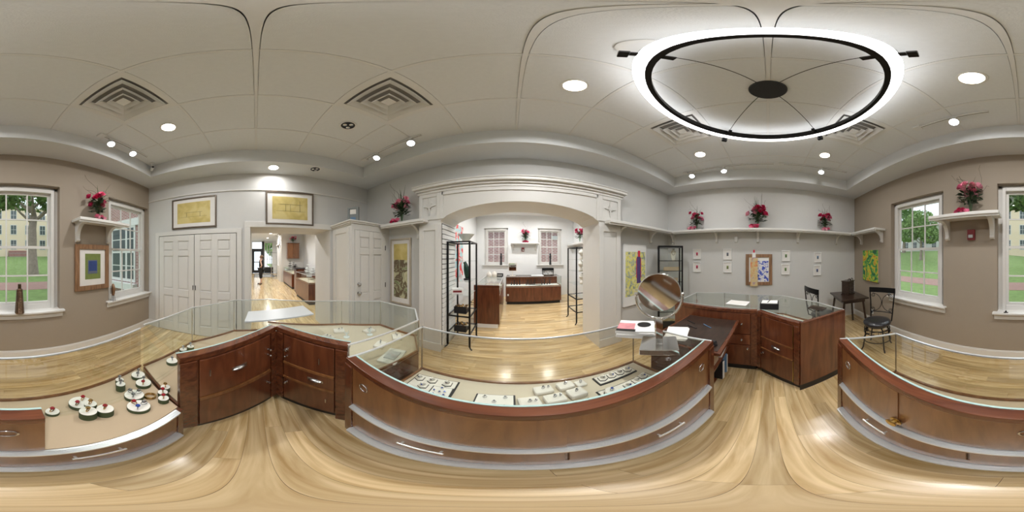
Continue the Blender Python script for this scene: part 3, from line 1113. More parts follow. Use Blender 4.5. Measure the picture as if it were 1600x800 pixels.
# ------------------------------------------------------------------ ceiling fittings
def downlight(label, x, y, z, on=True, power=P_DOWN, group='recessed ceiling lights'):
    t = thing('recessed_downlight', label, 'ceiling light', (x, y, z), group=group)
    N = 28
    b = MB()
    b.lathe([(0.098, 0.0), (0.098, -0.006), (0.088, -0.009), (0.078, -0.006), (0.078, 0.0)], N)
    b.build('trim_ring', 'vent_white', t, smooth=40)
    if on:
        MB().lathe([(0.0775, -0.003), (0.0775, -0.005)], N).build('lens', 'lamp_warm', t)
        light('downlight_lamp', 'AREA', (0, 0, -0.012), power, (1.0, 0.99, 0.975), 0.15, parent=t, spread=R(166))
    else:
        MB().lathe([(0.0775, -0.001), (0.0775, -0.003)], N).build('can_interior', 'black_plastic', t)
        for k in range(3):
            a = k * 2 * PI / 3 + 0.5
            MB().ball((0.038 * math.cos(a), 0.038 * math.sin(a), -0.008), 0.027, 10, 6, (1, 1, 0.5)).build('reflector', 'steel', t, smooth=60)
    return t


ZL = ZC + 0.003
downlight('lit recessed light between the ring lamp and the arch wall', 0.40, 0.985, ZL, power=P_DOWN * 1.5)
downlight('lit recessed light above the lawn-window shelf', 0.30, -0.905, ZL)
downlight('lit recessed light beside the track near the security camera', -1.56, -0.93, ZL)
downlight('lit recessed light above the case by the black glass cabinet', 2.33, 1.03, ZL, power=P_DOWN * 0.5)
downlight('lit recessed light above the corner table and chairs', 2.42, -0.88, ZL, power=P_DOWN * 0.5)
downlight('unlit recessed light with dark reflector in the tiled ceiling', -1.50, 0.95, ZL, on=False)
downlight('lit recessed light in the soffit above a framed drawing', -2.60, 0.28, ZS, power=6)
downlight('unlit recessed light in the soffit near the corner closet', -2.50, 0.95, ZS, on=False)

# square step diffusers
mk('slot_grey', (0.30, 0.29, 0.28), 0.7)
vent_proto = None
for i, (x, y) in enumerate(VENTS):
    lab = ['square stepped air vent in the ceiling nearest the corner closet', 'square stepped air vent in the ceiling nearest the security camera',
           'square stepped air vent in the ceiling nearest the black glass cabinet', 'square stepped air vent in the ceiling nearest the corner table'][i]
    if vent_proto is None:
        t = thing('air_vent', lab, 'air vent', (x, y, ZC), group='square ceiling vents')
        H2 = TS / 2 - 0.012
        MB().box(-H2, -H2, 0.05, H2, H2, 0.06).build('backing', 'slot_grey', t)

        def ringq(o, i_, zo, zi, th=0.006):
            b = MB()
            vs = [(-o, -o, zo), (o, -o, zo), (o, o, zo), (-o, o, zo), (-i_, -i_, zi), (i_, -i_, zi), (i_, i_, zi), (-i_, i_, zi)]
            vs += [(a, c, d + th) for a, c, d in vs]
            fs = []
            for k in range(4):
                j = (k + 1) % 4
                fs += [(k, k + 4, j + 4, j), (k + 8, j + 8, j + 12, k + 12), (k, j, j + 8, k + 8), (k + 4, k + 12, j + 12, j + 4)]
            b.add(vs, fs)
            return b
        ringq(H2, 0.262, 0.0, 0.002).build('frame', 'vent_white', t)
        ringq(0.262, 0.215, 0.002, 0.045).build('throat', 'slot_grey', t)
        ringq(0.245, 0.188, -0.022, 0.028).build('step_cone', 'vent_white', t)
        ringq(0.166, 0.122, -0.022, 0.028).build('step_cone', 'vent_white', t)
        ringq(0.100, 0.066, -0.022, 0.020).build('step_cone', 'vent_white', t)
        MB().box(-0.046, -0.046, -0.018, 0.046, 0.046, -0.010).build('centre_plate', 'vent_white', t)
        vent_proto = t
    else:
        dup(vent_proto, (x, y, ZC), 0, lab)


# track lights
def track(label, p, q, heads, feed_end=True):
    p, q = V(p), V(q)
    mid = (p + q) / 2
    t = thing('track_light', label, 'track light', tuple(mid))
    MB().bar(p, q, 0.035, 0.02).build('track', 'vent_white', t, world=True)
    u = (q - p).normalized()
    MB().bar(p + V((0, 0, -0.0106)), q + V((0, 0, -0.0106)), 0.006, 0.001).build('slot', 'black_metal', t, world=True)
    MB().bar(p - u * 0.03, p + u * 0.06, 0.09, 0.024).build('feed_box', 'vent_white', t, world=True, bevel=0.003)
    for (pos, aim) in heads:
        h = p + u * pos
        a = V(aim) - V((h.x, h.y, h.z - 0.1))
        a.normalize()
        c = V((h.x, h.y, h.z - 0.085))
        b = MB()
        b.box(h.x - 0.025, h.y - 0.018, h.z - 0.03, h.x + 0.025, h.y + 0.018, h.z - 0.01)
        b.tube([(h.x, h.y, h.z - 0.02), (c.x, c.y, c.z)], 0.008, 8)
        hd = b.build('head_mount', 'vent_white', t, world=True)
        N = 18
        rot = V((0, 0, 1)).rotation_difference(a).to_matrix().to_4x4()
        m = MB().lathe([(0.022, -0.07), (0.034, -0.055), (0.036, 0.0), (0.052, 0.03), (0.055, 0.045), (0.048, 0.045), (0.046, 0.034)], N)
        m.xf(Matrix.Translation(c) @ rot)
        m.build('lamp_head', 'vent_white', hd, world=True, smooth=40)
        m = MB().lathe([(0.046, 0.036), (0.046, 0.040)], N)
        m.xf(Matrix.Translation(c) @ rot)
        m.build('lamp_lens', 'lamp_cool', hd, world=True)
        lo = c + a * 0.055
        L_ = light('track_lamp', 'SPOT', tuple(lo - V(mid)), P_SPOT, (1.0, 0.97, 0.92), 0.04, parent=t, spot=R(95), blend=0.8)
        L_.rotation_euler = V((0, 0, -1)).rotation_difference(a).to_euler()
    return t


zt = ZC - 0.012
track('two-headed white track light by the security camera', (-1.15, -1.62, zt), (-2.05, -1.62, zt), [(0.16, (-0.9, -0.6, 0.6)), (0.56, (-1.3, -0.5, 0.6))])
track('two-headed white track light above the corner closet shelf', (-2.15, 1.68, zt), (-1.05, 1.68, zt), [(0.32, (-1.5, 0.6, 0.6)), (0.95, (-0.5, 0.6, 0.6))])
track('white track light with two heads above the black glass cabinet', (2.86, 1.60, zt), (2.86, -0.10, zt), [(0.16, (1.6, 0.9, 0.6)), (0.80, (2.2, 0.2, 0.8))])
track('white track light with one head above the corner table', (2.86, -0.22, zt), (2.86, -1.50, zt), [(0.75, (2.0, -0.5, 0.8))])
track('short white track light with one head by the lawn windows', (1.12, -1.45, zt), (0.32, -1.45, zt), [(0.46, (0.5, -0.3, 0.6))])

# ring lamp
RX, RY, RR, RZ = 1.12, 0.0, 0.80, 3.27
ring = thing('ring_pendant', 'large glowing white ring lamp with black inner band hanging from a black canopy', 'pendant lamp', (RX, RY, RZ))
N = 72
def annulus(r0, r1, z0, z1):
    b = MB()
    vs = []; fs = []
    for k in range(N):
        t_ = 2 * PI * k / N
        for (r, z) in ((r0, z0), (r1, z0), (r1, z1), (r0, z1)):
            vs.append((r * math.cos(t_), r * math.sin(t_), z))
    for k in range(N):
        a = 4 * k; c = 4 * ((k + 1) % N)
        for q in range(4):
            q2 = (q + 1) % 4
            fs.append((a + q, c + q, c + q2, a + q2))
    return b.add(vs, fs)
annulus(RR - 0.03, RR + 0.03, -0.02, 0.03).build('diffuser', 'ring_glow', ring, smooth=40)
annulus(RR - 0.065, RR - 0.031, -0.025, 0.035).build('inner_band', 'black_metal', ring, smooth=40)
for k, a in enumerate((R(35), R(-42), R(150), R(-150))):
    c, s = math.cos(a), math.sin(a)
    b = MB().bar((c * (RR - 0.12), s * (RR - 0.12), 0.0), (c * (RR + 0.10), s * (RR + 0.10), 0.0), 0.035, 0.03)
    b.bar((c * (RR + 0.06), s * (RR + 0.06), -0.02), (c * (RR + 0.10), s * (RR + 0.10), -0.02), 0.06, 0.05)
    br = b.build('bracket', 'black_metal', ring, bevel=0.004)
    MB().tube([(c * (RR + 0.02) - s * 0.05 * math.cos(q), s * (RR + 0.02) + c * 0.05 * math.cos(q), 0.03 + 0.05 * math.sin(q)) for q in [PI * i / 10 for i in range(11)]], 0.008, 6).build('cable_loop', 'black_metal', br)
    MB().tube([(c * RR * 0.95, s * RR * 0.95, 0.02), (0.12 * c, 0.12 * s, ZC - RZ - 0.02)], 0.0035, 6).build('cable', 'black_metal', ring)
MB().lathe([(0.13, ZC - RZ - 0.025), (0.135, ZC - RZ - 0.015), (0.135, ZC - RZ)], 32).build('canopy', 'black_plastic', ring, smooth=40)

# flush ceiling speaker, security camera
sp_ = thing('ceiling_speaker', 'round white flush speaker grille in the ceiling beside the ring lamp', 'speaker', (0.40, 0.38, ZC))
MB().lathe([(0.10, 0), (0.10, -0.006), (0.085, -0.010), (0.06, -0.008)], 28).build('rim', 'vent_white', sp_, smooth=40)
MB().lathe([(0.062, -0.006), (0.062, -0.009)], 28).build('grille', 'tee_metal', sp_)
scam = thing('security_camera', 'small white security camera hanging in the ceiling corner', 'camera', (-2.30, -1.70, ZC))
MB().lathe([(0.045, 0), (0.045, -0.012), (0.02, -0.02)], 18).build('mount', 'vent_white', scam, smooth=40)
MB().tube([(0, 0, -0.015), (0, 0, -0.10)], 0.016, 10).build('stem', 'vent_white', scam, smooth=40)
hd = MB().tube([(-0.05, -0.05, -0.115), (0.05, 0.05, -0.135)], 0.032, 14).build('housing', 'vent_white', scam, smooth=40)
MB().tube([(0.048, 0.048, -0.1346), (0.056, 0.056, -0.1363)], 0.022, 14).build('lens', 'black_plastic', hd, smooth=40)

# ------------------------------------------------------------------ far room through the arch
FX0, FX1, FY1, FZT = -1.40, 2.48, 6.30, 3.2
FWIN = [(-0.62, 0.72), (1.50, 0.76)]
FWZ0, FWZ1 = 1.33, 2.60
hl = [(c - w / 2 - 0.11, c + w / 2 + 0.11, FWZ0 - 0.08, FWZ1 + 0.10) for c, w in FWIN]
b = MB()
for (a, z0, c, z1) in wall_boxes(FX0 - 0.2, FX1 + 0.2, 0, FZT + 0.2, hl):
    b.box(a, FY1, z0, c, FY1 + 0.24, z1)
b.build('wall_far', 'shop_paint')['kind'] = 'structure'
MB().box(FX0 - 0.2, 2.80, 0, FX0, FY1, FZT + 0.2).build('wall_far_left', 'shop_paint')['kind'] = 'structure'
MB().box(FX1, 2.80, 0, FX1 + 0.2, FY1, FZT + 0.2).build('wall_far_right', 'shop_paint')['kind'] = 'structure'
MB().box(FX0 - 0.2, 2.80, FZT, FX1 + 0.2, FY1 + 0.24, FZT + 0.06).build('ceiling_far', 'shop_paint')['kind'] = 'structure'
for i, (c, w) in enumerate(FWIN):
    make_window('window_%d' % (i + 4), (c, FY1, 0), PI, w, FWZ0, FWZ1)
for (x, y, lab) in ((-0.2, 3.7, 'added unseen recessed light in the far room just past the arch, side of the painting'), (1.2, 3.7, 'added unseen recessed light in the far room just past the arch, side of the etagere with magazines'),
                    (-0.2, 5.3, 'added unseen recessed light in the far room over the white jars'), (1.2, 5.3, 'added unseen recessed light in the far room over the black ring holders')):
    downlight(lab, x, y, FZT, power=P_FAR, group='added far room ceiling lights')  # lamps out of view, added to brighten the far room
shelf('wall_shelf', 'white shelf on the far wall between two windows facing brick', [(-0.05, FY1), (1.02, FY1), (1.02, FY1 - 0.26), (-0.05, FY1 - 0.26)],
      [((-0.05, FY1 - 0.26), (1.02, FY1 - 0.26), (0, -1))], 2.06, [(0.06, FY1, (0, -1)), (0.91, FY1, (0, -1))], (0.5, FY1, 2.06))
shelf('wall_shelf', 'white shelf on the side wall of the far room holding a tall vase', [(FX1, 4.2), (FX1, 6.28), (FX1 - 0.28, 6.28), (FX1 - 0.28, 4.2)],
      [((FX1 - 0.28, 4.2), (FX1 - 0.28, 6.28), (-1, 0))], 2.02, [(FX1, 4.4, (-1, 0)), (FX1, 5.9, (-1, 0))], (FX1, 5.2, 2.02))

# far counters
FA = [(-0.80, 3.36), (-0.26, 3.36), (-0.26, 5.12), (-0.80, 5.12)]
fa, faf = showcase('far-room cherry counter running away from the arch with glass top', FA, (1, 3), (0,), zdeck=0.72, ztop=0.98)
fbox(faf[0], 0.0, faf[0][3], 0.10, 0.95, 0.0, 0.012).build('end_skin', 'cherry', fa, world=True)
fbox(faf[0], 0.03, faf[0][3] - 0.03, 0.0, 0.10, -0.03, 0.004).build('white_kick', 'paper', fa, world=True)
FB = [(-0.20, 5.20), (1.62, 5.20), (1.62, 5.75), (-0.20, 5.75)]
fb, fbf = showcase('far-room cherry counter across the back with black ring holders inside', FB, (0, 1, 3), (2,), zdeck=0.60, ztop=0.93, deck='pad_white')
fbox(fbf[0], 0.05, 0.10, 0.30, 0.36, 0.0, 0.01).build('outlet_plate', 'paper', fb, world=True)

# ------------------------------------------------------------------ shop beyond the doorway
SX0, SY0, SY1, SZT = -15.2, -1.3, 2.95, 3.0
MB().box(SX0, SY0 - 0.2, 0, XL - 0.79, SY0, SZT + 0.1).build('wall_shop_left', 'shop_paint')['kind'] = 'structure'
MB().box(SX0, SY1, 0, XL - 0.79, SY1 + 0.2, SZT + 0.1).build('wall_shop_right', 'shop_paint')['kind'] = 'structure'
MB().box(SX0 - 0.2, SY0 - 0.2, SZT, XL - 0.79, SY1 + 0.2, SZT + 0.08).build('ceiling_shop', 'shop_paint')['kind'] = 'structure'
b = MB()
for (a, z0, c, z1) in wall_boxes(SY0, SY1, 0, SZT + 0.1, [(-0.35, 0.62, 0, 2.15), (-0.35, 0.62, 2.25, 2.9), (0.80, 1.55, 0.55, 2.85), (-1.1, -0.5, 0.55, 2.85)]):
    b.box(SX0 - 0.2, a, z0, SX0, c, z1)
b.build('wall_shop_end', 'shop_paint')['kind'] = 'structure'
dr = struct('door_4', label='black-framed glass shop door at the end of the next room', cat='door', loc=(SX0 + 0.02, 0.13, 0))
b = MB()
b.box(-0.04, -0.50, 0, 0.05, -0.40, 2.25); b.box(-0.04, 0.42, 0, 0.05, 0.62, 2.95); b.box(-0.04, -0.48, 2.12, 0.05, 0.49, 2.27)
b.build('door_frame', 'black_plastic', dr)
b = MB()
b.box(-0.02, -0.40, 0.02, 0.03, -0.29, 2.12); b.box(-0.02, 0.31, 0.02, 0.03, 0.42, 2.12)
b.box(-0.02, -0.29, 0.02, 0.03, 0.31, 0.28); b.box(-0.02, -0.29, 2.0, 0.03, 0.31, 2.12); b.box(-0.02, -0.29, 1.0, 0.03, 0.31, 1.06)
b.build('door_leaf', 'black_plastic', dr)
MB().box(0, -0.29, 0.28, 0.006, 0.31, 2.0).build('pane', 'pane_glass', dr)
b = MB()
b.box(SX0, 0.78, 0.0, SX0 + 0.03, 1.60, 0.55)
b.build('trim_8', 'black_plastic')['kind'] = 'structure'
w = struct('window_6', label='tall white shop window beside the black door', cat='window', loc=(SX0 + 0.02, 1.175, 0))
b = MB()
for y in (-0.38, -0.13, 0.12, 0.36): b.box(-0.03, y - 0.02, 0.55, 0.02, y + 0.02, 2.85)
for z in (0.57, 1.3, 2.05, 2.83): b.box(-0.03, -0.38, z - 0.02, 0.02, 0.38, z + 0.02)
b.build('window_frame', 'trim_paint', w)
for k in range(3):
    MB().box(-0.004, -0.37 + k * 0.245, 0.57, 0.0, -0.13 + k * 0.245, 2.83).build('pane', 'pane_glass', w)
for i, x in enumerate((-4.8, -7.4, -10.0, -12.6)):
    downlight('%s added unseen recessed light in the shop beyond the doorway' % ('nearest', 'second', 'third', 'farthest')[i], x, 0.9, SZT, power=P_SHOP, group='added shop ceiling lights')  # added lamps hidden above the doorway, they only light the shop
mk('rug_dark', (0.10, 0.10, 0.11), 0.95)
MATS['rug_pattern'] = paint('rug_pattern', [(0.42, (0.03, 0.03, 0.035)), (0.47, (0.5, 0.5, 0.48)), (0.56, (0.55, 0.54, 0.5)), (0.6, (0.05, 0.05, 0.055))], 9, 3, 2.5, rough=0.95)
rg = thing('rug', 'black and white patterned rug in front of the shop door', 'rug', (-13.2, 0.6, 0))
MB().box(-1.0, -0.7, 0, 1.0, 0.75, 0.012).build('field', 'rug_pattern', rg)
b = MB(); b.box(-1.04, -0.74, 0, -1.0, 0.79, 0.011); b.box(1.0, -0.74, 0, 1.04, 0.79, 0.011); b.box(-1.0, -0.74, 0, 1.0, -0.7, 0.011); b.box(-1.0, 0.75, 0, 1.0, 0.79, 0.011)
b.build('border', 'rug_dark', rg)

# partition with the cherry wall cabinet
pt_ = struct('wall_partition', label='white partition with an arched display opening in the shop', cat='partition')
b = MB()
b.box(-9.95, 1.52, 0, -9.80, SY1, SZT); b.box(-11.2, 1.45, 0, -9.95, 1.60, 1.0); b.box(-11.2, 1.45, 2.3, -9.95, 1.60, SZT)
b.box(-11.2, 1.45, 1.0, -11.0, 1.60, 2.3); b.box(-10.15, 1.45, 1.0, -9.95, 1.60, 2.3)
b.build('partition_body', 'trim_paint', pt_)
b = MB(); b.box(-11.25, 1.40, 2.3, -9.9, 1.45, 2.36); b.box(-11.25, 1.38, SZT - 0.1, -9.9, 1.45, SZT)
b.build('moulding', 'trim_paint', pt_)
cbn = thing('wall_cabinet', 'cherry wall cabinet with two doors hung in the shop, flowers on top', 'cabinet', (-9.80, 2.22, 1.45))
MB().box(0, -0.36, 0, 0.30, 0.36, 0.90).build('carcass', 'cherry_h', cbn)
for s in (-1, 1):
    d = MB().box(0.30, 0.004 if s > 0 else -0.355, 0.01, 0.318, 0.355 if s > 0 else -0.004, 0.89).build('door', 'cherry_light', cbn, bevel=0.003)
    MB().ball((0.33, 0.03 * s, 0.2), 0.012, 8, 5).build('knob', 'steel', d)
MB().box(0, -0.38, 0.90, 0.33, 0.38, 0.93).build('cornice', 'cherry_h', cbn)
SA = [(-4.85, 1.62), (-4.85, 2.25), (-6.25, 2.25), (-6.25, 1.55)]
showcase('nearest shop counter beyond the doorway, glass top over cherry front', SA, (0, 2, 3), (1,), zdeck=0.72, ztop=0.98)
SB = [(-7.55, 1.68), (-7.55, 2.3), (-9.6, 2.3), (-9.6, 1.62)]
showcase('farther shop counter beside the white partition', SB, (0, 3), (1,), zdeck=0.72, ztop=1.0)
tw = thing('pedestal', 'dark cherry pedestal panel between the two shop counters', 'pedestal', (-6.9, 1.85, 0))
MB().box(-0.18, -0.16, 0.08, 0.18, 0.3, 1.04).build('column', 'cherry', tw)
MB().box(-0.16, -0.14, 0, 0.16, 0.28, 0.08).build('plinth', 'kick_black', tw)
MB().box(-0.24, -0.22, 1.04, 0.24, 0.34, 1.07).build('top', 'black_plastic', tw)
gt = thing('glass_tower', 'tall narrow glass tower cabinet by the white partition in the shop', 'cabinet', (-11.6, 1.30, 0))
b = MB()
for sx in (-1, 1):
    for sy in (-1, 1): b.box(sx * 0.2 - 0.012, sy * 0.2 - 0.012, 0, sx * 0.2 + 0.012, sy * 0.2 + 0.012, 1.85)
b.build('frame', 'steel', gt)
for z in (0.15, 0.55, 0.95, 1.35, 1.82): MB().box(-0.2, -0.2, z, 0.2, 0.2, z + 0.02).build('shelf_board', 'case_glass' if 0.2 < z < 1.8 else 'black_plastic', gt)
mk('clear_accent', (0.75, 0.8, 0.8), 0.2)
rs = random.Random(11)
for k, (x, y, z, hh) in enumerate(((-5.2, 1.9, 0.98, 0.22), (-5.6, 1.85, 0.98, 0.3), (-6.0, 1.95, 0.98, 0.18), (-7.9, 1.95, 1.0, 0.18), (-8.5, 2.0, 1.0, 0.25), (-9.2, 1.95, 1.0, 0.3))):
    t = thing('jewelry_stand', ['tiered clear jewelry stand nearest the doorway on the shop counter', 'tall tiered clear jewelry stand in the middle of the nearer shop counter', 'low tiered stand at the far end of the nearer shop counter',
                               'low dark tiered stand at the near end of the farther shop counter', 'dark tiered stand in the middle of the farther shop counter', 'tall dark tiered stand at the far end of the farther shop counter'][k], 'jewelry stand', (x, y, z))
    MB().lathe([(0.09, 0), (0.09, 0.012), (0.012, 0.02), (0.010, hh)], 14).build('base', 'black_plastic' if k > 2 else 'steel', t, smooth=40)
    for q in range(3):
        zz = 0.05 + (hh - 0.06) * q / 2
        MB().lathe([(0.11 - 0.025 * q, zz), (0.115 - 0.025 * q, zz + 0.02), (0.105 - 0.025 * q, zz + 0.006)], 14).build('tier', 'black_plastic' if k > 2 else 'clear_accent', t, smooth=40)

# ------------------------------------------------------------------ outdoors
mk('lawn', (0.20, 0.30, 0.095), 0.95, var=0.35, scale=3.0, bump=0.3, bscale=40)
MATS['brick_path'] = brickmat('brick_path', (0.33, 0.17, 0.14), (0.40, 0.22, 0.18), (0.35, 0.27, 0.24), axis='xy')
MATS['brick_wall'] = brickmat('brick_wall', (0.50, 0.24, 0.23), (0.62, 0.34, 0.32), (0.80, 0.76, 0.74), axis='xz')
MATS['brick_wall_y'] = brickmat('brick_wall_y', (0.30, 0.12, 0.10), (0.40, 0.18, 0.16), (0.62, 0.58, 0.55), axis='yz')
mk('stucco', (0.85, 0.70, 0.52), 0.9)
mk('house_white', (0.75, 0.75, 0.73), 0.8)
mk('dark_glass', (0.10, 0.12, 0.13), 0.1)
mk('blue_paint', (0.10, 0.20, 0.34), 0.5)
mk('bark', (0.32, 0.265, 0.22), 0.95, var=0.35, scale=5, bump=0.6, bscale=12)
mk('leaf_green', (0.10, 0.20, 0.045), 0.7, var=0.45, scale=2.0)
mk('leaf_light', (0.20, 0.32, 0.10), 0.7, var=0.35, scale=2.0)


def lawn_z(x, y):
    r = min(1.0, max(0.0, (-y - 13.0) / 16.0))
    return -0.5 + r * (2.0 + 1.2 * min(1.0, max(0.0, x / 14.0)))


b = MB(); vs = []; fs = []
NX, NY = 40, 30
for j in range(NY + 1):
    for i in range(NX + 1):
        x = -45 + 90 * i / NX; y = -2.5 - 52 * (j / NY) ** 1.2
        vs.append((x, y, lawn_z(x, y)))
for j in range(NY):
    for i in range(NX):
        a = j * (NX + 1) + i
        fs.append((a, a + NX + 1, a + NX + 2, a + 1))
b.add(vs, fs)
tag(b.build('lawn', 'lawn', smooth=60), kind='structure')
MB().box(-40, -12.7, -0.6, 40, -9.8, -0.485).build('path', 'brick_path')['kind'] = 'structure'
MB().box(-45, 2.9, -0.7, 45, 45, -0.55).build('ground_side', 'lawn')['kind'] = 'structure'


def far_building(label, loc, w, h, mat, rows, cols, ww, wh, z0, dz, roof=None, seed=0):
    t = thing('building', label, 'building', loc)
    MB().box(-w / 2, -8, -1, w / 2, 0, h).build('wall', mat, t)
    for r in range(rows):
        for c in range(cols):
            x = -w / 2 + w * (c + 0.5) / cols; z = z0 + dz * r
            f = MB().box(x - ww / 2 - 0.12, -0.02, z - 0.12, x + ww / 2 + 0.12, 0.05, z + wh + 0.12)
            f = f.build('window', 'trim_paint', t)
            MB().box(x - ww / 2, 0.05, z, x + ww / 2, 0.06, z + wh).build('pane', 'dark_glass', f)
            g = MB(); g.box(x - 0.03, 0.06, z, x + 0.03, 0.08, z + wh); g.box(x - ww / 2, 0.06, z + wh * 0.5 - 0.03, x + ww / 2, 0.08, z + wh * 0.5 + 0.03)
            g.build('muntins', 'trim_paint', f)
    MB().box(-w / 2 - 0.4, -8.3, h, w / 2 + 0.4, 0.4, h + 0.35).build('roof_cornice', 'trim_paint', t)
    return t


bd = far_building('peach stucco building with small white windows across the lawn', (-4.0, -31, 1.3), 17, 9.6, 'stucco', 3, 6, 1.0, 1.7, 1.6, 2.9)
b = MB()
for k in range(7): b.box(-1.6 + 0 * k, 0.0, -1, 2.4, 2.6 - k * 0.35, 0.1 + k * 0.2)
b.build('brick_steps', 'brick_path', bd)
far_building('white house half hidden by trees across the lawn', (22.5, -32, 2.2), 14, 6.5, 'house_white', 2, 5, 1.1, 1.8, 1.0, 3.0)


def tree(label, loc, trunk_r, trunk_h, crown, nleaf, mat, seed, ls=0.35):
    rg_ = random.Random(seed)
    t = thing('tree', label, 'tree', loc)
    pts = [(0, 0, -0.6)]; rad = [trunk_r * 1.5]
    for k in range(1, 8):
        f = k / 7
        pts.append((rg_.uniform(-0.08, 0.08) * k * trunk_r, rg_.uniform(-0.08, 0.08) * k * trunk_r, trunk_h * f)); rad.append(trunk_r * (1.1 - 0.45 * f))
    MB().tube(pts, 1, 12, rads=rad).build('trunk', 'bark', t, smooth=60)
    br = MB()
    for k in range(7):
        a = rg_.uniform(0, 2 * PI); z = trunk_h * rg_.uniform(0.55, 0.95); l = rg_.uniform(1.5, 3.5)
        br.tube([(0, 0, z), (l * 0.5 * math.cos(a), l * 0.5 * math.sin(a), z + l * 0.4), (l * math.cos(a), l * math.sin(a), z + l * 0.9)], 1, 6, rads=[trunk_r * 0.35, trunk_r * 0.22, trunk_r * 0.08])
    br.build('branches', 'bark', t, smooth=60)
    b = MB(); vs = []; fs = []
    for k in range(nleaf):
        cx, cy, cz, rx, rz = crown[k % len(crown)]
        while True:
            p = V((rg_.uniform(-1, 1), rg_.uniform(-1, 1), rg_.uniform(-1, 1)))
            if p.length < 1: break
        p = p.normalized() * (p.length ** 0.45)
        c = V((cx + p.x * rx, cy + p.y * rx, cz + p.z * rz))
        u = V((rg_.uniform(-1, 1), rg_.uniform(-1, 1), rg_.uniform(-1, 1))).normalized(); w_ = u.orthogonal().normalized()
        s = ls * rg_.uniform(0.6, 1.3)
        n = len(vs)
        vs += [c - u * s, c + w_ * s * 0.5, c + u * s, c - w_ * s * 0.5 + u.cross(w_) * s * 0.25]
        fs.append((n, n + 1, n + 2, n + 3))
    b.add(vs, fs)
    o = b.build('crown', mat, t); o['kind'] = 'stuff'
    return t


tree('thick-trunked tree on the lawn outside the middle window', (-3.15, -15.6, -0.3), 0.48, 8.0, [(0, 0, 9, 4.5, 2.5), (3.4, 3.5, 6.6, 1.8, 1.1), (-2.5, 2, 7.4, 2.5, 1.6)], 3200, 'leaf_green', 1, 0.28)
tree('leafy tree on the lawn seen in the window by the corner table', (15.0, -20.5, 1.2), 0.22, 4.0, [(0, 0, 5.4, 2.6, 2.2), (2.0, 1, 4.2, 2.0, 1.6), (-1.6, 0, 3.6, 1.6, 1.3)], 3200, 'leaf_light', 2, 0.24)
tree('tall tree with dense crown behind the white house', (25.0, -27.5, 2.2), 0.4, 6.0, [(0, 0, 7.5, 4, 3), (-3.5, 0, 6, 3, 2.4)], 2400, 'leaf_green', 3, 0.4)
tree('young tree beside the peach building', (-11.0, -25.0, 1.0), 0.2, 4.0, [(0, 0, 5.0, 3.0, 2.8)], 1800, 'leaf_light', 4, 0.32)
tree('street tree outside the shop door', (-24.0, 3.4, -0.5), 0.25, 3.0, [(0, 0, 3.8, 2.2, 2.0)], 1500, 'leaf_light', 5, 0.3)

# brick wing next to the corner window
wing = thing('building', 'neighbouring brick wing with blue shutter outside the corner window', 'building', (-5.6, -6.2, 0))
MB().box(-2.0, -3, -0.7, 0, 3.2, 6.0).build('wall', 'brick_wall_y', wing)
MB().box(0, -3, 3.05, 0.06, 3.2, 3.4).build('white_band', 'house_white', wing)
MB().box(0, -1.35, 0.2, 0.05, -0.75, 3.05).build('shutter', 'blue_paint', wing)
wf = MB().box(0, -0.60, 0.35, 0.04, 1.1, 3.05).build('window', 'house_white', wing)
for (a, c) in ((-0.5, 0.05), (0.18, 0.45), (0.58, 1.0)):
    for (z0, z1) in ((0.5, 1.1), (1.15, 1.75), (1.85, 2.4), (2.45, 2.95)):
        MB().box(0.04, a, z0, 0.045, c, z1).build('pane', 'dark_glass', wf)
MB().box(0, -0.7, 0.0, 0.30, 1.2, 0.3).build('ledge', 'house_white', wing)
# brick wall facing the far-room windows
nb = thing('building', 'brick building close behind the far-room windows', 'building', (0.5, 8.6, 0))
MB().box(-7, 0, -0.7, 7, 1.5, 3.05).build('wall', 'brick_wall', nb)
MB().box(-7.2, -0.35, 3.05, 7.2, 1.6, 3.45).build('eaves', 'kick_black', nb)
MB().box(1.6, -0.05, 2.5, 2.3, 0, 2.7).build('lamp_box', 'house_white', nb)

# ------------------------------------------------------------------ flowers
mk('leaf_dark', (0.022, 0.055, 0.018), 0.5, var=0.4, scale=20)
mk('grass_blade', (0.05, 0.10, 0.03), 0.5, var=0.3)
mk('twig', (0.06, 0.045, 0.03), 0.8)
mk('stem_green', (0.06, 0.11, 0.03), 0.6)
mk('rose_pink', (0.80, 0.16, 0.30), 0.55, var=0.15, scale=40)
mk('rose_deep', (0.55, 0.012, 0.09), 0.55, var=0.25, scale=40)
mk('rose_pale', (0.86, 0.33, 0.45), 0.55, var=0.1, scale=40)


def rose_mesh(mat):
    b = MB()
    for (r, z, n, tilt, h) in ((0.012, 0.006, 4, 0.15, 0.026), (0.021, 0.002, 5, 0.45, 0.026), (0.030, -0.004, 6, 0.8, 0.026)):
        for k in range(n):
            a = 2 * PI * k / n + r * 90
            da = PI / n * 1.25
            vs = []
            for (t, hh, rr) in ((-da, 0, r * 0.55), (da, 0, r * 0.55), (da * 0.9, h, r * (1 + tilt * 0.4)), (0, h * 1.15, r * (1.1 + tilt * 0.5)), (-da * 0.9, h, r * (1 + tilt * 0.4))):
                vs.append((rr * math.cos(a + t), rr * math.sin(a + t), z + hh - r * tilt * 0.35))
            b.add(vs, [(0, 1, 2, 3, 4)])
    b.ball((0, 0, 0.004), 0.016, 7, 4)
    return b.mesh('blossom', mat)


ROSE = {c: rose_mesh(c) for c in ('rose_pink', 'rose_deep', 'rose_pale')}


def blossom(par, c, p, d, s):
    o = link('blossom', ROSE[c], par, tuple(p))
    o.rotation_euler = V((0, 0, 1)).rotation_difference(V(d).normalized()).to_euler()
    o.scale = (s,) * 3
    return o


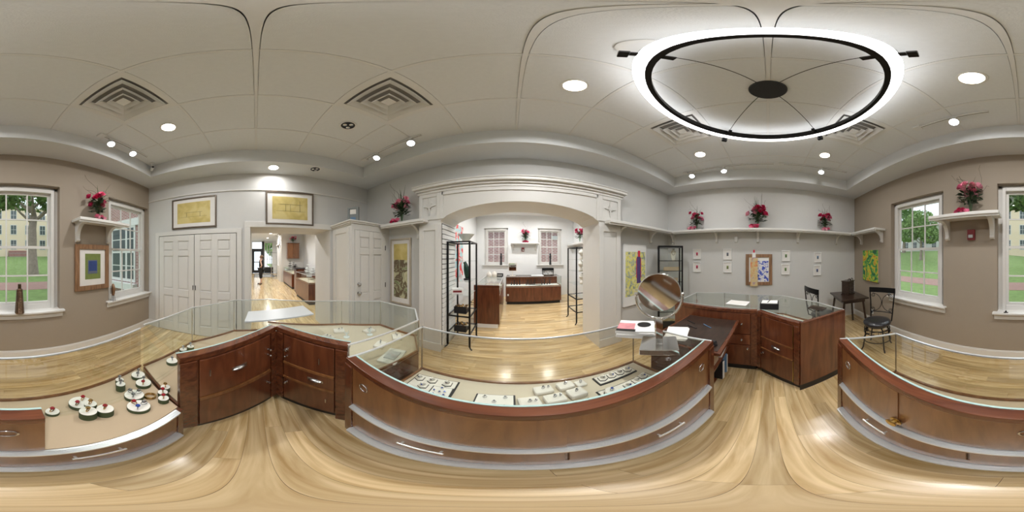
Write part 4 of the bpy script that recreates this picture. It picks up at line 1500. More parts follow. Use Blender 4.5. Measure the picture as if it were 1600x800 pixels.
def bouquet(label, loc, cols, seed, n=10, s=1.0, grassy=8, twigs=6, lean=(0, 0), vase=True, group='flower arrangements on the wall shelves', spread=0.14, wall=None, gap=0.13):
    wn_ = V((wall[0], wall[1], 0)) if wall else None

    def turn(a):
        if wn_ is None: return a
        d = V((math.cos(a), math.sin(a), 0))
        k = d.dot(wn_)
        if k < -0.15:
            d = d - wn_ * (2 * k)
        return math.atan2(d.y, d.x)

    def clear(p):
        if wn_ is None: return p
        k = V((p[0], p[1], 0)).dot(wn_)
        if k < -gap + 0.02:
            p = V(p) + wn_ * (-gap + 0.02 - k)
        return p
    g = random.Random(seed)
    t = thing('flower_vase', label, 'flowers', loc, group=group)
    s *= 1.12
    hv = 0.17 * s
    if vase:
        b = MB().lathe([(0.036 * s, 0), (0.036 * s, 0.006), (0.014 * s, 0.03 * s), (0.016 * s, 0.06 * s), (0.03 * s, 0.12 * s), (0.044 * s, hv), (0.041 * s, hv), (0.027 * s, 0.12 * s), (0.012 * s, 0.05 * s)], 18)
        b.build('vase', 'vase_glass', t, smooth=50)
    st = MB(); lf = MB(); bl = MB(); tw_ = MB()
    heads = []
    for k in range(n):
        for _ in range(30):
            a = g.uniform(0, 2 * PI); r = g.uniform(0.02, spread) * s; z = hv + g.uniform(0.06, 0.19) * s
            p = V((r * math.cos(a) + lean[0] * s, r * math.sin(a) + lean[1] * s, z))
            p = V(clear(p))
            if wn_ is not None and p.dot(wn_) < -gap + 0.05: p = p + wn_ * 0.04
            if all((p - q).length > 0.042 * s for q in heads): break
        heads.append(p)
        st.tube([(0.006 * math.cos(a), 0.006 * math.sin(a), 0.04 * s), (p.x * 0.2, p.y * 0.2, hv), tuple(p - V((0, 0, 0.01)))], 0.0022, 5)
        blossom(t, cols[k % len(cols)], p, (p.x, p.y, 0.10 * s), s * g.uniform(0.85, 1.1) * 1.15)
    st.build('stems', 'stem_green', t)
    for k in range(110):
        a = g.uniform(0, 2 * PI); r = g.uniform(0.0, spread * 0.95) * s
        c = V((r * math.cos(a) + lean[0] * s * 0.6, r * math.sin(a) + lean[1] * s * 0.6, hv + g.uniform(-0.05, 0.13) * s))
        c = V(clear(c))
        if wn_ is not None and c.dot(wn_) < -gap + 0.06: c = c + wn_ * 0.05
        d = V((math.cos(a), math.sin(a), g.uniform(-0.6, 0.6))).normalized(); w_ = d.cross(V((0, 0, 1))).normalized(); l = g.uniform(0.025, 0.045) * s
        up = w_.cross(d)
        lf.add([c - d * l, c + w_ * l * 0.55 + up * 0.005, c + d * l, c - w_ * l * 0.55 + up * 0.005], [(0, 1, 2), (0, 2, 3)])
    o = lf.build('leaves', 'leaf_dark', t); o['kind'] = 'stuff'

    def ribbon(mb, p0, a, out, up, droop, w):
        pts = []
        for k in range(9):
            f = k / 8
            pts.append(V((p0.x + math.cos(a) * out * f ** 1.4, p0.y + math.sin(a) * out * f ** 1.4, p0.z + up * (f - droop * f * f * f))))
        side = V((-math.sin(a), math.cos(a), 0))
        vs = []
        for k, p in enumerate(pts):
            ww = w * (1 - (k / 8) ** 2) + 0.0005
            vs += [p - side * ww, p + side * ww]
        mb.add(vs, [(2 * k, 2 * k + 1, 2 * k + 3, 2 * k + 2) for k in range(8)])
    for k in range(grassy):
        a = turn(g.uniform(0, 2 * PI))
        ribbon(bl, V((lean[0] * s * 0.5, lean[1] * s * 0.5, hv)), a, g.uniform(0.03, 0.2) * s, g.uniform(0.22, 0.40) * s, g.uniform(0.0, 0.6), 0.0055 * s)
    o = bl.build('grass_blades', 'grass_blade', t); o['kind'] = 'stuff'
    for k in range(twigs):
        a = turn(g.uniform(0, 2 * PI)); out = g.uniform(0.10, 0.26) * s; up = g.uniform(0.22, 0.44) * s
        pts = []
        for q in range(10):
            f = q / 9
            pts.append(clear((math.cos(a + 0.5 * math.sin(f * 5)) * out * f, math.sin(a + 0.5 * math.sin(f * 5)) * out * f, hv + up * f - (0.16 * s * f ** 3 if k % 2 else 0))))
        tw_.tube(pts, 0.0016, 4)
    o = tw_.build('twigs', 'twig', t); o['kind'] = 'stuff'
    return t


def posy(label, loc, cols, seed, n=5, s=1.0, along=(1, 0)):
    g = random.Random(seed)
    t = thing('flower_bunch', label, 'flowers', loc, group='small flower bunches at the vase feet')
    b = MB()
    for k in range(14):
        a = g.uniform(0, 2 * PI); c = V((along[0] * g.uniform(-0.06, 0.06), along[1] * g.uniform(-0.06, 0.06), 0.012 + g.uniform(0, 0.02)))
        d = V((math.cos(a), math.sin(a), g.uniform(0, 0.4))).normalized(); w_ = d.cross(V((0, 0, 1))).normalized(); l = 0.03 * s
        b.add([c - d * l, c + w_ * l * 0.5, c + d * l, c - w_ * l * 0.5], [(0, 1, 2), (0, 2, 3)])
    o = b.build('leaves', 'leaf_dark', t); o['kind'] = 'stuff'
    for k in range(n):
        f = (k - (n - 1) / 2) / max(1, n - 1)
        blossom(t, cols[k % len(cols)], V((along[0] * f * 0.13 * s + g.uniform(-.01, .01), along[1] * f * 0.13 * s + g.uniform(-.01, .01), 0.022 + (0.025 if k % 2 else 0))), (g.uniform(-.6, .6), g.uniform(-.6, .6), 1), s * 1.1)
    return t


zs = SZ + 0.045
bouquet('deep pink roses with curling twigs in a glass vase above the green picture', (-1.42, -2.06, zs - 0.02), ['rose_deep', 'rose_pink', 'rose_deep'], 21, 11, 1.05, wall=(0, 1))
posy('small pale pink bunch at the foot of the vase above the green picture', (-1.40, -1.975, zs - 0.02), ['rose_pale', 'rose_pink'], 22, 4)
bouquet('bright pink flowers with broad grass blades on the shelf beside the corner closet', (-1.74, 2.17, zs), ['rose_pale', 'rose_pink', 'rose_pale'], 23, 11, 1.05, grassy=16, wall=(0, -1))
posy('red flower bunch at the vase foot by the corner closet', (-1.83, 2.08, zs), ['rose_deep', 'rose_pink'], 24, 4)
x, y = rp(0.80, 0.15)
bouquet('deep pink roses on the long shelf above the black glass cabinet', (x, y, zs), ['rose_deep', 'rose_pink', 'rose_deep', 'rose_deep'], 25, 9, 1.0, grassy=5, wall=(RN.x, RN.y))
x, y = rp(0.72, 0.23)
posy('pale pink bunch at the vase foot above the black glass cabinet', (x, y, zs), ['rose_pale', 'rose_pink'], 26, 4, 1.0, (RU.x, RU.y))
x, y = rp(2.10, 0.14)
bouquet('largest bouquet of red and pale pink roses in the middle of the long shelf', (x, y, zs), ['rose_deep', 'rose_pale', 'rose_deep', 'rose_pink'], 27, 16, 1.15, grassy=16, twigs=9, spread=0.15, wall=(RN.x, RN.y))
x, y = rp(2.02, 0.23)
posy('red rose bunch lying at the foot of the largest bouquet', (x, y, zs), ['rose_pink', 'rose_deep', 'rose_pink'], 28, 6, 1.15, (RU.x, RU.y))
x, y = rp(3.60, 0.15)
bouquet('deep pink roses with a loose twig loop on the long shelf near the corner table', (x, y, zs), ['rose_deep', 'rose_pink', 'rose_deep'], 29, 10, 1.0, wall=(RN.x, RN.y))
x, y = rp(3.58, 0.24)
posy('pale pink bunch at the vase foot near the corner table', (x, y, zs), ['rose_pale', 'rose_pink'], 30, 4, 1.0, (RU.x, RU.y))
bouquet('pale pink carnations with long curling twigs on the shelf between the lawn windows', (0.70, -2.06, zs), ['rose_pale', 'rose_pink', 'rose_pale'], 31, 10, 1.1, twigs=9, wall=(0, 1))
posy('pink bunch at the vase foot between the lawn windows', (0.80, -1.97, zs), ['rose_pink', 'rose_deep'], 32, 5)
bouquet('pink flowers in a glass vase on the far-room shelf between the brick views', (0.50, 6.17, 2.105), ['rose_pale', 'rose_pink'], 33, 10, 1.15, grassy=12, group='far flower arrangements', wall=(0, -1))
posy('red bunch at the foot of the far-room vase', (0.50, 6.08, 2.105), ['rose_deep'], 34, 5, 1.1)
bouquet('pink roses in a tall vase on the far-room side shelf', (2.32, 5.25, 2.065), ['rose_deep', 'rose_pink'], 35, 10, 1.2, grassy=3, twigs=2, group='far flower arrangements', wall=(-1, 0))
bouquet('pink flower arrangement on top of the shop wall cabinet', (-9.62, 2.22, 2.385), ['rose_pink', 'rose_pale', 'rose_deep'], 36, 16, 0.95, grassy=4, twigs=0, group='far flower arrangements', spread=0.2, wall=(1, 0))

# ------------------------------------------------------------------ pictures
mk('gilt_dark', (0.13, 0.10, 0.075), 0.45, 0.3, var=0.3, scale=60)
mk('champagne', (0.55, 0.49, 0.40), 0.35, 0.5, var=0.1)
mk('mat_board', (0.76, 0.74, 0.71), 0.9)
mk('frame_white', (0.82, 0.82, 0.81), 0.5)
paint('drawing_yellow', [(0.38, (0.50, 0.40, 0.13)), (0.5, (0.58, 0.47, 0.17)), (0.6, (0.62, 0.52, 0.22))], 5, 4, 0.5)
mk('ink', (0.10, 0.09, 0.06), 0.8)
paint('art_collage', [(0.36, (0.55, 0.52, 0.33)), (0.44, (0.40, 0.40, 0.24)), (0.47, (0.13, 0.09, 0.05)), (0.55, (0.16, 0.12, 0.07)), (0.58, (0.38, 0.40, 0.25)), (0.68, (0.18, 0.22, 0.09))], 5.5, 8, 1.2, seed=3)
paint('art_yellow', [(0.33, (0.20, 0.26, 0.22)), (0.44, (0.45, 0.50, 0.40)), (0.50, (0.72, 0.68, 0.10)), (0.60, (0.75, 0.72, 0.45)), (0.68, (0.25, 0.28, 0.33))], 11, 5, 1.0, seed=5)
paint('art_blue', [(0.40, (0.04, 0.07, 0.42)), (0.48, (0.10, 0.16, 0.62)), (0.51, (0.78, 0.77, 0.78)), (0.68, (0.78, 0.78, 0.79)), (0.75, (0.72, 0.45, 0.48))], 12, 5, 1.8, seed=7)
paint('art_amber', [(0.36, (0.70, 0.25, 0.10)), (0.46, (0.66, 0.50, 0.25)), (0.56, (0.68, 0.55, 0.30)), (0.66, (0.42, 0.26, 0.36))], 9, 5, 1.2, seed=9)
paint('art_green', [(0.34, (0.02, 0.10, 0.05)), (0.42, (0.04, 0.26, 0.08)), (0.50, (0.18, 0.42, 0.06)), (0.57, (0.62, 0.55, 0.05)), (0.66, (0.60, 0.30, 0.04)), (0.74, (0.35, 0.05, 0.02))], 7, 5, 1.5, seed=11)
paint('art_redblue', [(0.36, (0.60, 0.03, 0.05)), (0.44, (0.70, 0.10, 0.10)), (0.48, (0.75, 0.70, 0.62)), (0.55, (0.22, 0.52, 0.62)), (0.64, (0.50, 0.70, 0.72)), (0.7, (0.55, 0.45, 0.2))], 4, 5, 1.5, seed=13)
mk('olive', (0.17, 0.22, 0.06), 0.8, var=0.2, scale=30)
mk('navy', (0.03, 0.06, 0.20), 0.8, var=0.3, scale=30)
mk('purple_ink', (0.10, 0.06, 0.20), 0.8, var=0.3, scale=25)
mk('red_ink', (0.65, 0.03, 0.07), 0.7)
mk('slate', (0.12, 0.14, 0.20), 0.7, var=0.2)


def picture(name, label, origin, u, n, w, h, z, fw, fd, fmat, mats=(), art='paper', canvas=False, cat='picture', group=None):
    """origin: wall point at left-bottom corner; u along wall; n into room"""
    u = V((u[0], u[1], 0)); n = V((n[0], n[1], 0))
    o = V((origin[0], origin[1], z))
    t = thing(name, label, cat, tuple(o), group=group)

    def bx_(a0, a1, z0, z1, d0, d1, nm, m, bev=0):
        b = MB()
        pts = [u * a0 + n * d0, u * a1 + n * d0, u * a1 + n * d1, u * a0 + n * d1]
        b.prism([(p.x, p.y) for p in pts], z0, z1)
        return b.build(nm, m, t, bevel=bev)
    if canvas:
        bx_(0, w, 0, h, 0.004, fd, 'canvas', fmat)
    else:
        for nm, (a0, a1, z0, z1) in (('frame_side', (0, fw, 0, h)), ('frame_side', (w - fw, w, 0, h)), ('frame_rail', (fw, w - fw, 0, fw)), ('frame_rail', (fw, w - fw, h - fw, h))):
            bx_(a0, a1, z0, z1, 0.002, fd, nm, fmat, 0.003)
        bx_(fw, w - fw, fw, h - fw, 0.002, fd * 0.5, 'mat_board', 'mat_board')
    for k, (a0, a1, z0, z1, m, nm) in enumerate(mats):
        d = (fd if canvas else fd * 0.5)
        bx_(a0 * w, a1 * w, z0 * h, z1 * h, d, d + 0.0015 * (k + 1), nm, m)
    return t


# left wall: u runs along -Y (left to right as seen is +Y), so use u=(0,1)
def sketch_lines(a):
    return [(0.13, 0.87, 0.16, 0.84, 'drawing_yellow', 'drawing')] + a
t = picture('framed_drawing', 'framed yellow architectural drawing above the closet doors', (XL, -1.60), (0, 1), (1, 0), 0.90, 0.62, 2.13, 0.028, 0.03, 'gilt_dark',
            sketch_lines([(0.2, 0.8, 0.36, 0.364, 'ink', 'ink_line'), (0.3, 0.7, 0.5, 0.504, 'ink', 'ink_line'), (0.35, 0.353, 0.36, 0.5, 'ink', 'ink_line'), (0.65, 0.653, 0.36, 0.5, 'ink', 'ink_line')]))
t = picture('framed_drawing', 'framed yellow architectural drawing above the open doorway', (XL, 0.17), (0, 1), (1, 0), 0.87, 0.64, 2.16, 0.028, 0.03, 'gilt_dark',
            sketch_lines([(0.2, 0.82, 0.40, 0.404, 'ink', 'ink_line'), (0.25, 0.75, 0.60, 0.604, 'ink', 'ink_line'), (0.5, 0.503, 0.40, 0.60, 'ink', 'ink_line'), (0.7, 0.703, 0.40, 0.72, 'ink', 'ink_line'), (0.4, 0.403, 0.40, 0.6, 'ink', 'ink_line')]))
# beside arch
picture('framed_collage', 'tall narrow framed moss and brown collage beside the corner closet', (-2.12, YF), (1, 0), (0, -1), 0.48, 1.22, 0.70, 0.03, 0.035, 'champagne', [(0.17, 0.83, 0.10, 0.92, 'art_collage', 'collage'), (0.17, 0.83, 0.68, 0.92, 'drawing_yellow', 'sky_patch')])
picture('canvas_print', 'tall white canvas with yellow flowers and purple figure beside the arch', (1.86, YF), (1, 0), (0, -1), 0.60, 1.18, 0.64, 0, 0.04, 'frame_white',
        [(0.08, 0.95, 0.16, 0.88, 'art_yellow', 'printed_field'), (0.55, 0.72, 0.36, 0.80, 'purple_ink', 'printed_figure'), (0.60, 0.70, 0.80, 0.90, 'red_ink', 'printed_head'), (0.53, 0.55, 0.45, 0.78, 'red_ink', 'red_edge'), (0.72, 0.74, 0.45, 0.78, 'red_ink', 'red_edge')], canvas=True)
# window wall: seen left to right runs along -X
t = picture('framed_picture', 'green and blue block print in a wide brown wood frame under the short shelf', (-1.08, YB), (-1, 0), (0, 1), 0.63, 0.72, 1.06, 0.075, 0.035, 'frame_wood',
            [(0.28, 0.74, 0.24, 0.80, 'olive', 'print_ground'), (0.36, 0.64, 0.36, 0.66, 'slate', 'print_lines'), (0.38, 0.62, 0.42, 0.64, 'navy', 'print_block')])
picture('canvas_painting', 'bright green and yellow abstract painting above the corner table', (3.27, YB), (-1, 0), (0, 1), 0.58, 0.70, 1.03, 0, 0.045, 'champagne', [(0.0, 1.0, 0.0, 1.0, 'art_green', 'painted_face')], canvas=True)
# long shelf wall: small white frames
small = [(0.66, 1.53, 'dark red'), (0.66, 1.235, 'dark red'), (1.36, 1.52, 'grey'), (1.36, 1.237, 'olive'), (2.63, 1.487, 'green'), (2.62, 1.19, 'green'), (3.385, 1.45, 'blue'), (3.37, 1.145, 'navy')]
mt = {'dark red': 'rose_deep', 'grey': 'slate', 'olive': 'olive', 'green': 'leaf_green', 'blue': 'blue_paint', 'navy': 'navy'}
where = ['first column beside the black glass cabinet', 'second column, between the cabinet and the wood-framed picture', 'third column, just past the wood-framed picture', 'last column, nearest the corner table']
for k, (s, z, c) in enumerate(small):
    x, y = rp(s)
    picture('small_frame', '%s small white frame with %s print, %s' % ('upper' if k % 2 == 0 else 'lower', c, where[k // 2]), (x, y), (RU.x, RU.y), (RN.x, RN.y), 0.19, 0.235, z, 0.018, 0.025, 'frame_white',
            [(0.40, 0.62, 0.34, 0.64, mt[c], 'tiny_print'), (0.46, 0.56, 0.38, 0.50, 'ink', 'tiny_figure')], group='small white frames on the picture wall')
x, y = rp(1.85)
t = picture('framed_painting', 'blue abstract painting in a brown wood frame in the middle of the picture wall', (x, y), (RU.x, RU.y), (RN.x, RN.y), 0.57, 0.67, 0.97, 0.07, 0.03, 'frame_wood', [(0.11, 0.89, 0.08, 0.92, 'paper', 'sheet'), (0.44, 0.86, 0.12, 0.78, 'art_blue', 'painting')])
x, y = rp(1.95, 0.034)
t = thing('banner_panel', 'narrow amber painted figure panel hung over the blue painting', 'picture', (x, y, 0.95))
for (a0, a1, z0, z1, m, nm, d1) in ((0, 0.155, 0.0, 0.62, 'art_amber', 'panel_board', 0.02), (0.04, 0.115, 0.62, 0.72, 'paper', 'head_card', 0.016), (0.06, 0.095, 0.72, 0.78, 'red_ink', 'cap', 0.014)):
    pts = [RU * a0, RU * a1, RU * a1 + RN * d1, RU * a0 + RN * d1]
    MB().prism([(p.x, p.y) for p in pts], z0, z1).build(nm, 'champagne' if m == 'red_ink' and False else m, t)
# far room painting
picture('canvas_painting', 'red and turquoise abstract painting in the far room behind the etagere', (FX0, 3.45), (0, 1), (1, 0), 0.95, 1.35, 1.06, 0, 0.035, 'frame_white', [(0.0, 1.0, 0.0, 1.0, 'art_redblue', 'painted_face')], canvas=True)
picture('canvas_painting', 'small red and blue picture on the shop wall beyond the doorway', (-7.0, SY1), (1, 0), (0, -1), 0.7, 0.8, 1.5, 0, 0.035, 'frame_white', [(0.0, 1.0, 0.0, 1.0, 'art_redblue', 'painted_face')], canvas=True)

# ------------------------------------------------------------------ small wall fittings
mk('alarm_red', (0.22, 0.02, 0.025), 0.4)
for (lab, loc, rz) in (('dark red fire alarm strobe under the shelf between the lawn windows', (0.73, YB, 1.90), 0), ('red fire alarm strobe under the far-room shelf', (0.42, FY1, 1.85), PI)):
    t = thing('fire_alarm', lab, 'fire alarm', loc, rz)
    MB().box(-0.055, 0, -0.075, 0.055, 0.045, 0.075).build('housing', 'alarm_red', t, bevel=0.006)
    MB().box(-0.035, 0.045, -0.05, 0.035, 0.062, 0.0).build('strobe_lens', 'steel', t, bevel=0.005)
x, y = rp(1.61)
t = thing('motion_sensor', 'small white motion sensor under the long shelf', 'sensor', (x, y, 1.90), AR)
MB().box(0, -0.045, 0, 0.065, 0, 0.115).build('housing', 'frame_white', t, bevel=0.008)
MB().box(0.012, -0.048, 0.02, 0.053, -0.045, 0.06).build('lens', 'vent_white', t)
t = thing('wall_outlet', 'white electrical outlet low on the wall by the corner table', 'outlet', (2.95, YB, 0.30))
MB().box(-0.04, 0, -0.06, 0.04, 0.006, 0.06).build('plate', 'frame_white', t, bevel=0.002)
MB().box(-0.015, 0.006, -0.03, 0.015, 0.03, 0.0).build('plug', 'black_plastic', t)
mk('panel_grey', (0.20, 0.22, 0.22), 0.5)
t = thing('alarm_panel', 'grey box with paper note and blue card standing on the corner closet', 'box', (-2.36, 1.60, 2.19), R(36))
MB().box(-0.10, 0, 0, 0.10, 0.05, 0.29).build('housing', 'panel_grey', t, bevel=0.005)
b = MB(); b.box(-0.10, -0.012, 0, -0.07, 0, 0.29); b.box(0.07, -0.012, 0, 0.10, 0, 0.29); b.box(-0.07, -0.012, 0.26, 0.07, 0, 0.29)
b.build('raised_frame', 'panel_grey', t)
MB().box(-0.055, -0.006, 0.16, 0.055, 0, 0.245).build('note', 'mat_board', t)
MB().box(-0.045, -0.012, 0.02, 0.045, 0, 0.10).build('blue_card', 'blue_paint', t)

# ------------------------------------------------------------------ objects on the window sills
mk('bronze', (0.14, 0.09, 0.055), 0.28, 0.9, var=0.3, scale=20)
t = thing('ribbed_vase', 'tall bronze ribbed tapering vase on the middle window sill', 'vase', (-0.26, -2.155, WZ0 - 0.075))
prof = []
for k in range(18):
    f = k / 18
    r = 0.062 - 0.022 * f
    prof += [(r, 0.34 * f), (r + 0.004, 0.34 * (f + 0.02)), (r + 0.004, 0.34 * (f + 0.04)), (r, 0.34 * (f + 0.05))]
prof += [(0.036, 0.345), (0.024, 0.35), (0.024, 0.41), (0.020, 0.412)]
MB().lathe(prof, 20).build('body', 'bronze', t, smooth=30)
t = thing('carved_figure', 'small dark carved figure on wire legs on the corner window sill', 'ornament', (-1.79, -2.15, WZ0 - 0.075))
MB().ball((0, 0, 0.20), 0.09, 12, 10, (0.35, 0.5, 1.25)).build('body', 'frame_wood', t, smooth=60)
for k in range(4):
    a = PI / 4 + k * PI / 2
    MB().tube([(0.02 * math.cos(a), 0.02 * math.sin(a), 0.12), (0.035 * math.cos(a), 0.035 * math.sin(a), 0)], 0.004, 6).build('leg', 'black_metal', t)
for k in range(3):
    MB().tube([(0.034, -0.03 + 0.03 * k, 0.13), (0.036, -0.03 + 0.03 * k, 0.27)], 0.004, 6).build('stripe', 'kick_black', t)
t = thing('bottle_holder', 'small black and clear ornament on the sill behind the chair', 'ornament', (2.33, -2.15, WZ0 - 0.075))
MB().lathe([(0.03, 0), (0.032, 0.01), (0.030, 0.05), (0.020, 0.07)], 14).build('glass_base', 'steel', t, smooth=40)
MB().box(-0.028, -0.02, 0.07, 0.028, 0.02, 0.15).build('block', 'black_plastic', t, bevel=0.004)
for (lab, x) in (('black tapered figure on the far-room sill nearer the painting', -0.42), ('black tapered figure on the far-room sill nearer the side shelf', 1.50)):
    t = thing('figurine', lab, 'ornament', (x, 6.27, FWZ0 - 0.075), group='far sill figures')
    MB().lathe([(0.05, 0), (0.045, 0.02), (0.03, 0.2), (0.045, 0.32), (0.03, 0.36), (0.035, 0.42), (0.01, 0.46)], 12).build('body', 'black_plastic', t, smooth=40)
t = thing('sill_latch', 'small black latch on the sill of the middle window', 'latch', (0.24, -2.16, WZ0 - 0.075))
MB().box(-0.03, -0.012, 0, 0.03, 0.012, 0.008).build('plate', 'black_metal', t)
MB().box(-0.01, -0.008, 0.008, 0.01, 0.008, 0.03).build('lever', 'black_metal', t)


# ------------------------------------------------------------------ chairs and corner table
def spiral(mb, c, ax, r0, turns, sgn, a0, rad=0.005):
    pts = []
    for k in range(22):
        f = k / 21
        a = a0 + sgn * f * turns * 2 * PI
        r = r0 * (1 - 0.75 * f)
        pts.append((c[0] + ax[0] * r * math.cos(a), c[1], c[2] + r * math.sin(a)))
    mb.tube(pts, rad, 6)


def scroll_chair(label, loc, rotz):
    """local: sitter faces +y, back at -y"""
    t = thing('scroll_back_chair', label, 'chair', loc, rotz, group='black scroll-back chairs')
    prof = [(0.0, 0.0), (0.19, 0.0), (0.215, 0.02), (0.222, 0.045), (0.205, 0.072), (0.15, 0.088), (0.07, 0.095), (0.001, 0.097)]
    MB().lathe(prof, 32, (0, 0, 0.46)).build('seat', 'black_leather', t, smooth=50)
    MB().lathe([(0.17, 0.44), (0.17, 0.46)], 28).build('swivel_plate', 'black_metal', t)
    bk = MB()
    rail = []
    for k in range(9):
        f = k / 8 * 2 - 1
        rail.append((0.235 * f, -0.265 + 0.03 * f * f))
    prof2 = rail + [(x, y_ - 0.022) for x, y_ in reversed(rail)]
    MB().prism(prof2, 0.955, 1.045).build('top_rail', 'black_metal', t, bevel=0.005)
    for s in (-1, 1):
        MB().tube([(0.15 * s, -0.10, 0.44), (0.185 * s, -0.19, 0.47), (0.19 * s, -0.21, 0.56), (0.205 * s, -0.235, 0.78), (0.222 * s, -0.246, 0.97)], 0.012, 8).build('upright', 'black_metal', t, smooth=50)
    MB().tube([(-0.192 + 0.384 * k / 8, -0.215 - 0.012 * math.sin(PI * k / 8), 0.60 + 0.01 * math.sin(PI * k / 8)) for k in range(9)], 0.009, 8).build('lower_rail', 'black_metal', t, smooth=50)
    sc_ = MB()
    for s in (-1, 1):
        pts = []
        for k in range(15):
            a = -PI / 2 + PI * k / 14
            pts.append((s * (0.165 - 0.16 * math.cos(a)), -0.232, 0.78 + 0.165 * math.sin(a)))
        sc_.tube(pts, 0.0055, 6)
        for zz, q in ((0.915, -1), (0.645, 1)):
            spiral(sc_, (s * 0.155, -0.232, zz), (s,), 0.038, 1.4, q, PI / 2 * q * -1 if False else 0)
    sc_.build('scrollwork', 'black_metal', t, smooth=50)
    ring_ = MB()
    for zz, rr in ((0.40, 0.20), (0.335, 0.205)):
        ring_.tube([(rr * math.cos(2 * PI * k / 28), rr * math.sin(2 * PI * k / 28), zz) for k in range(28)], 0.008, 6, closed=True)
    for k in range(12):
        a = 2 * PI * k / 12
        ring_.tube([(0.203 * math.cos(a + 0.10 * math.sin(q)), 0.203 * math.sin(a + 0.10 * math.sin(q)), 0.367 + 0.028 * math.cos(q)) for q in [2 * PI * i / 10 for i in range(10)]], 0.004, 5, closed=True)
    ring_.build('scroll_apron', 'black_metal', t, smooth=50)
    for k in range(4):
        a = PI / 4 + k * PI / 2
        c, s = math.cos(a), math.sin(a)
        MB().tube([(0.14 * c, 0.14 * s, 0.44), (0.19 * c, 0.19 * s, 0.40), (0.20 * c, 0.20 * s, 0.30), (0.235 * c, 0.235 * s, 0.06), (0.26 * c, 0.26 * s, 0.008)], 0.012, 8).build('leg', 'black_metal', t, smooth=50)
    MB().tube([(0.215 * math.cos(2 * PI * k / 28), 0.215 * math.sin(2 * PI * k / 28), 0.19) for k in range(28)], 0.008, 6, closed=True).build('foot_ring', 'black_metal', t, smooth=50)
    return t


scroll_chair('black scroll-back swivel chair with round leather seat below the lawn window', (2.02, -1.60, 0), R(32))
scroll_chair('black scroll-back chair behind the angled cherry case, facing the corner table', (2.80, -0.98, 0), R(195))
tb = thing('corner_table', 'small dark wooden table with splayed legs in the room corner', 'table', (3.02, -1.62, 0), R(-5))
MB().box(-0.37, -0.29, 0.735, 0.37, 0.29, 0.765).build('table_top', 'dark_wood', tb, bevel=0.006)
MB().box(-0.31, -0.23, 0.67, 0.31, 0.23, 0.735).build('apron', 'dark_wood', tb)
for sx in (-1, 1):
    for sy in (-1, 1):
        MB().bar((0.28 * sx, 0.2 * sy, 0.70), (0.35 * sx, 0.27 * sy, 0.0), 0.035, 0.035).build('leg', 'dark_wood', tb)
ch = thing('jewelry_chest', 'small dark apothecary chest with scrolled crest on the corner table', 'chest', (3.10, -1.66, 0.765), R(120 - 180))
MB().box(-0.115, -0.08, 0, 0.115, 0.09, 0.29).build('carcass', 'dark_wood', ch, bevel=0.003)
MB().box(-0.13, -0.095, 0.29, 0.13, 0.10, 0.305).build('top', 'dark_wood', ch, bevel=0.003)
MB().box(-0.13, -0.095, -0.0, 0.13, 0.10, 0.015).build('plinth', 'dark_wood', ch, bevel=0.003)
for r in range(5):
    for c in range(2):
        d = MB().box(-0.105 + c * 0.107, -0.088, 0.025 + r * 0.052, -0.002 + c * 0.107, -0.08, 0.07 + r * 0.052).build('drawer', 'dark_wood', ch)
        MB().ball((-0.053 + c * 0.107, -0.092, 0.047 + r * 0.052), 0.006, 6, 4).build('knob', 'steel', d)
b = MB()
for s in (-1, 1):
    b.tube([(0.10 * s, -0.06, 0.30), (0.09 * s, -0.06, 0.34), (0.05 * s, -0.06, 0.355), (0.02 * s, -0.06, 0.335), (0.012 * s, -0.06, 0.305)], 0.009, 8)
b.build('crest', 'dark_wood', ch, smooth=50)
MB().ball((0, -0.06, 0.33), 0.013, 8, 6).build('finial', 'dark_wood', ch, smooth=50)

# ------------------------------------------------------------------ black glass cabinet in the corner
gc = thing('glass_cabinet', 'tall black-framed glass cabinet with necklaces in the corner beside the arch wall', 'cabinet', (2.76, 1.90, 0), R(-49))
cw_, cdp, chh = 0.23, 0.16, 1.80
for sx in (-1, 1):
    for sy in (-1, 1):
        MB().box(sx * cw_ - 0.014, sy * cdp - 0.014, 0, sx * cw_ + 0.014, sy * cdp + 0.014, chh).build('post', 'black_metal', gc)
b = MB().box(-cw_ - 0.014, -cdp - 0.014, chh - 0.03, cw_ + 0.014, cdp + 0.014, chh + 0.002); b.build('roof_panel', 'black_metal', gc)
MB().box(-cw_, -cdp, 0.06, cw_, cdp, 0.12).build('base_panel', 'black_metal', gc)
for k, z in enumerate((0.45, 0.78, 1.08, 1.30, 1.50)):
    sh = MB().box(-cw_ + 0.01, -cdp + 0.01, z, cw_ - 0.01, cdp - 0.01, z + 0.008).build('glass_shelf', 'case_glass', gc)
    MB().box(-cw_, -cdp - 0.003, z - 0.002, cw_, -cdp + 0.004, z + 0.01).build('shelf_edge', 'black_metal', sh)
MB().box(-cw_ + 0.014, -cdp - 0.004, 0.12, cw_ - 0.014, -cdp, chh - 0.03).build('glass_door', 'case_glass', gc)
for s in (-1, 1): MB().box(s * cw_ - 0.002, -cdp + 0.014, 0.12, s * cw_ + 0.002, cdp - 0.014, chh - 0.03).build('glass_side', 'case_glass', gc)


def on_cab(x, y, z):
    a = R(-49)
    return (2.76 + x * math.cos(a) - y * math.sin(a), 1.90 + x * math.sin(a) + y * math.cos(a), z)


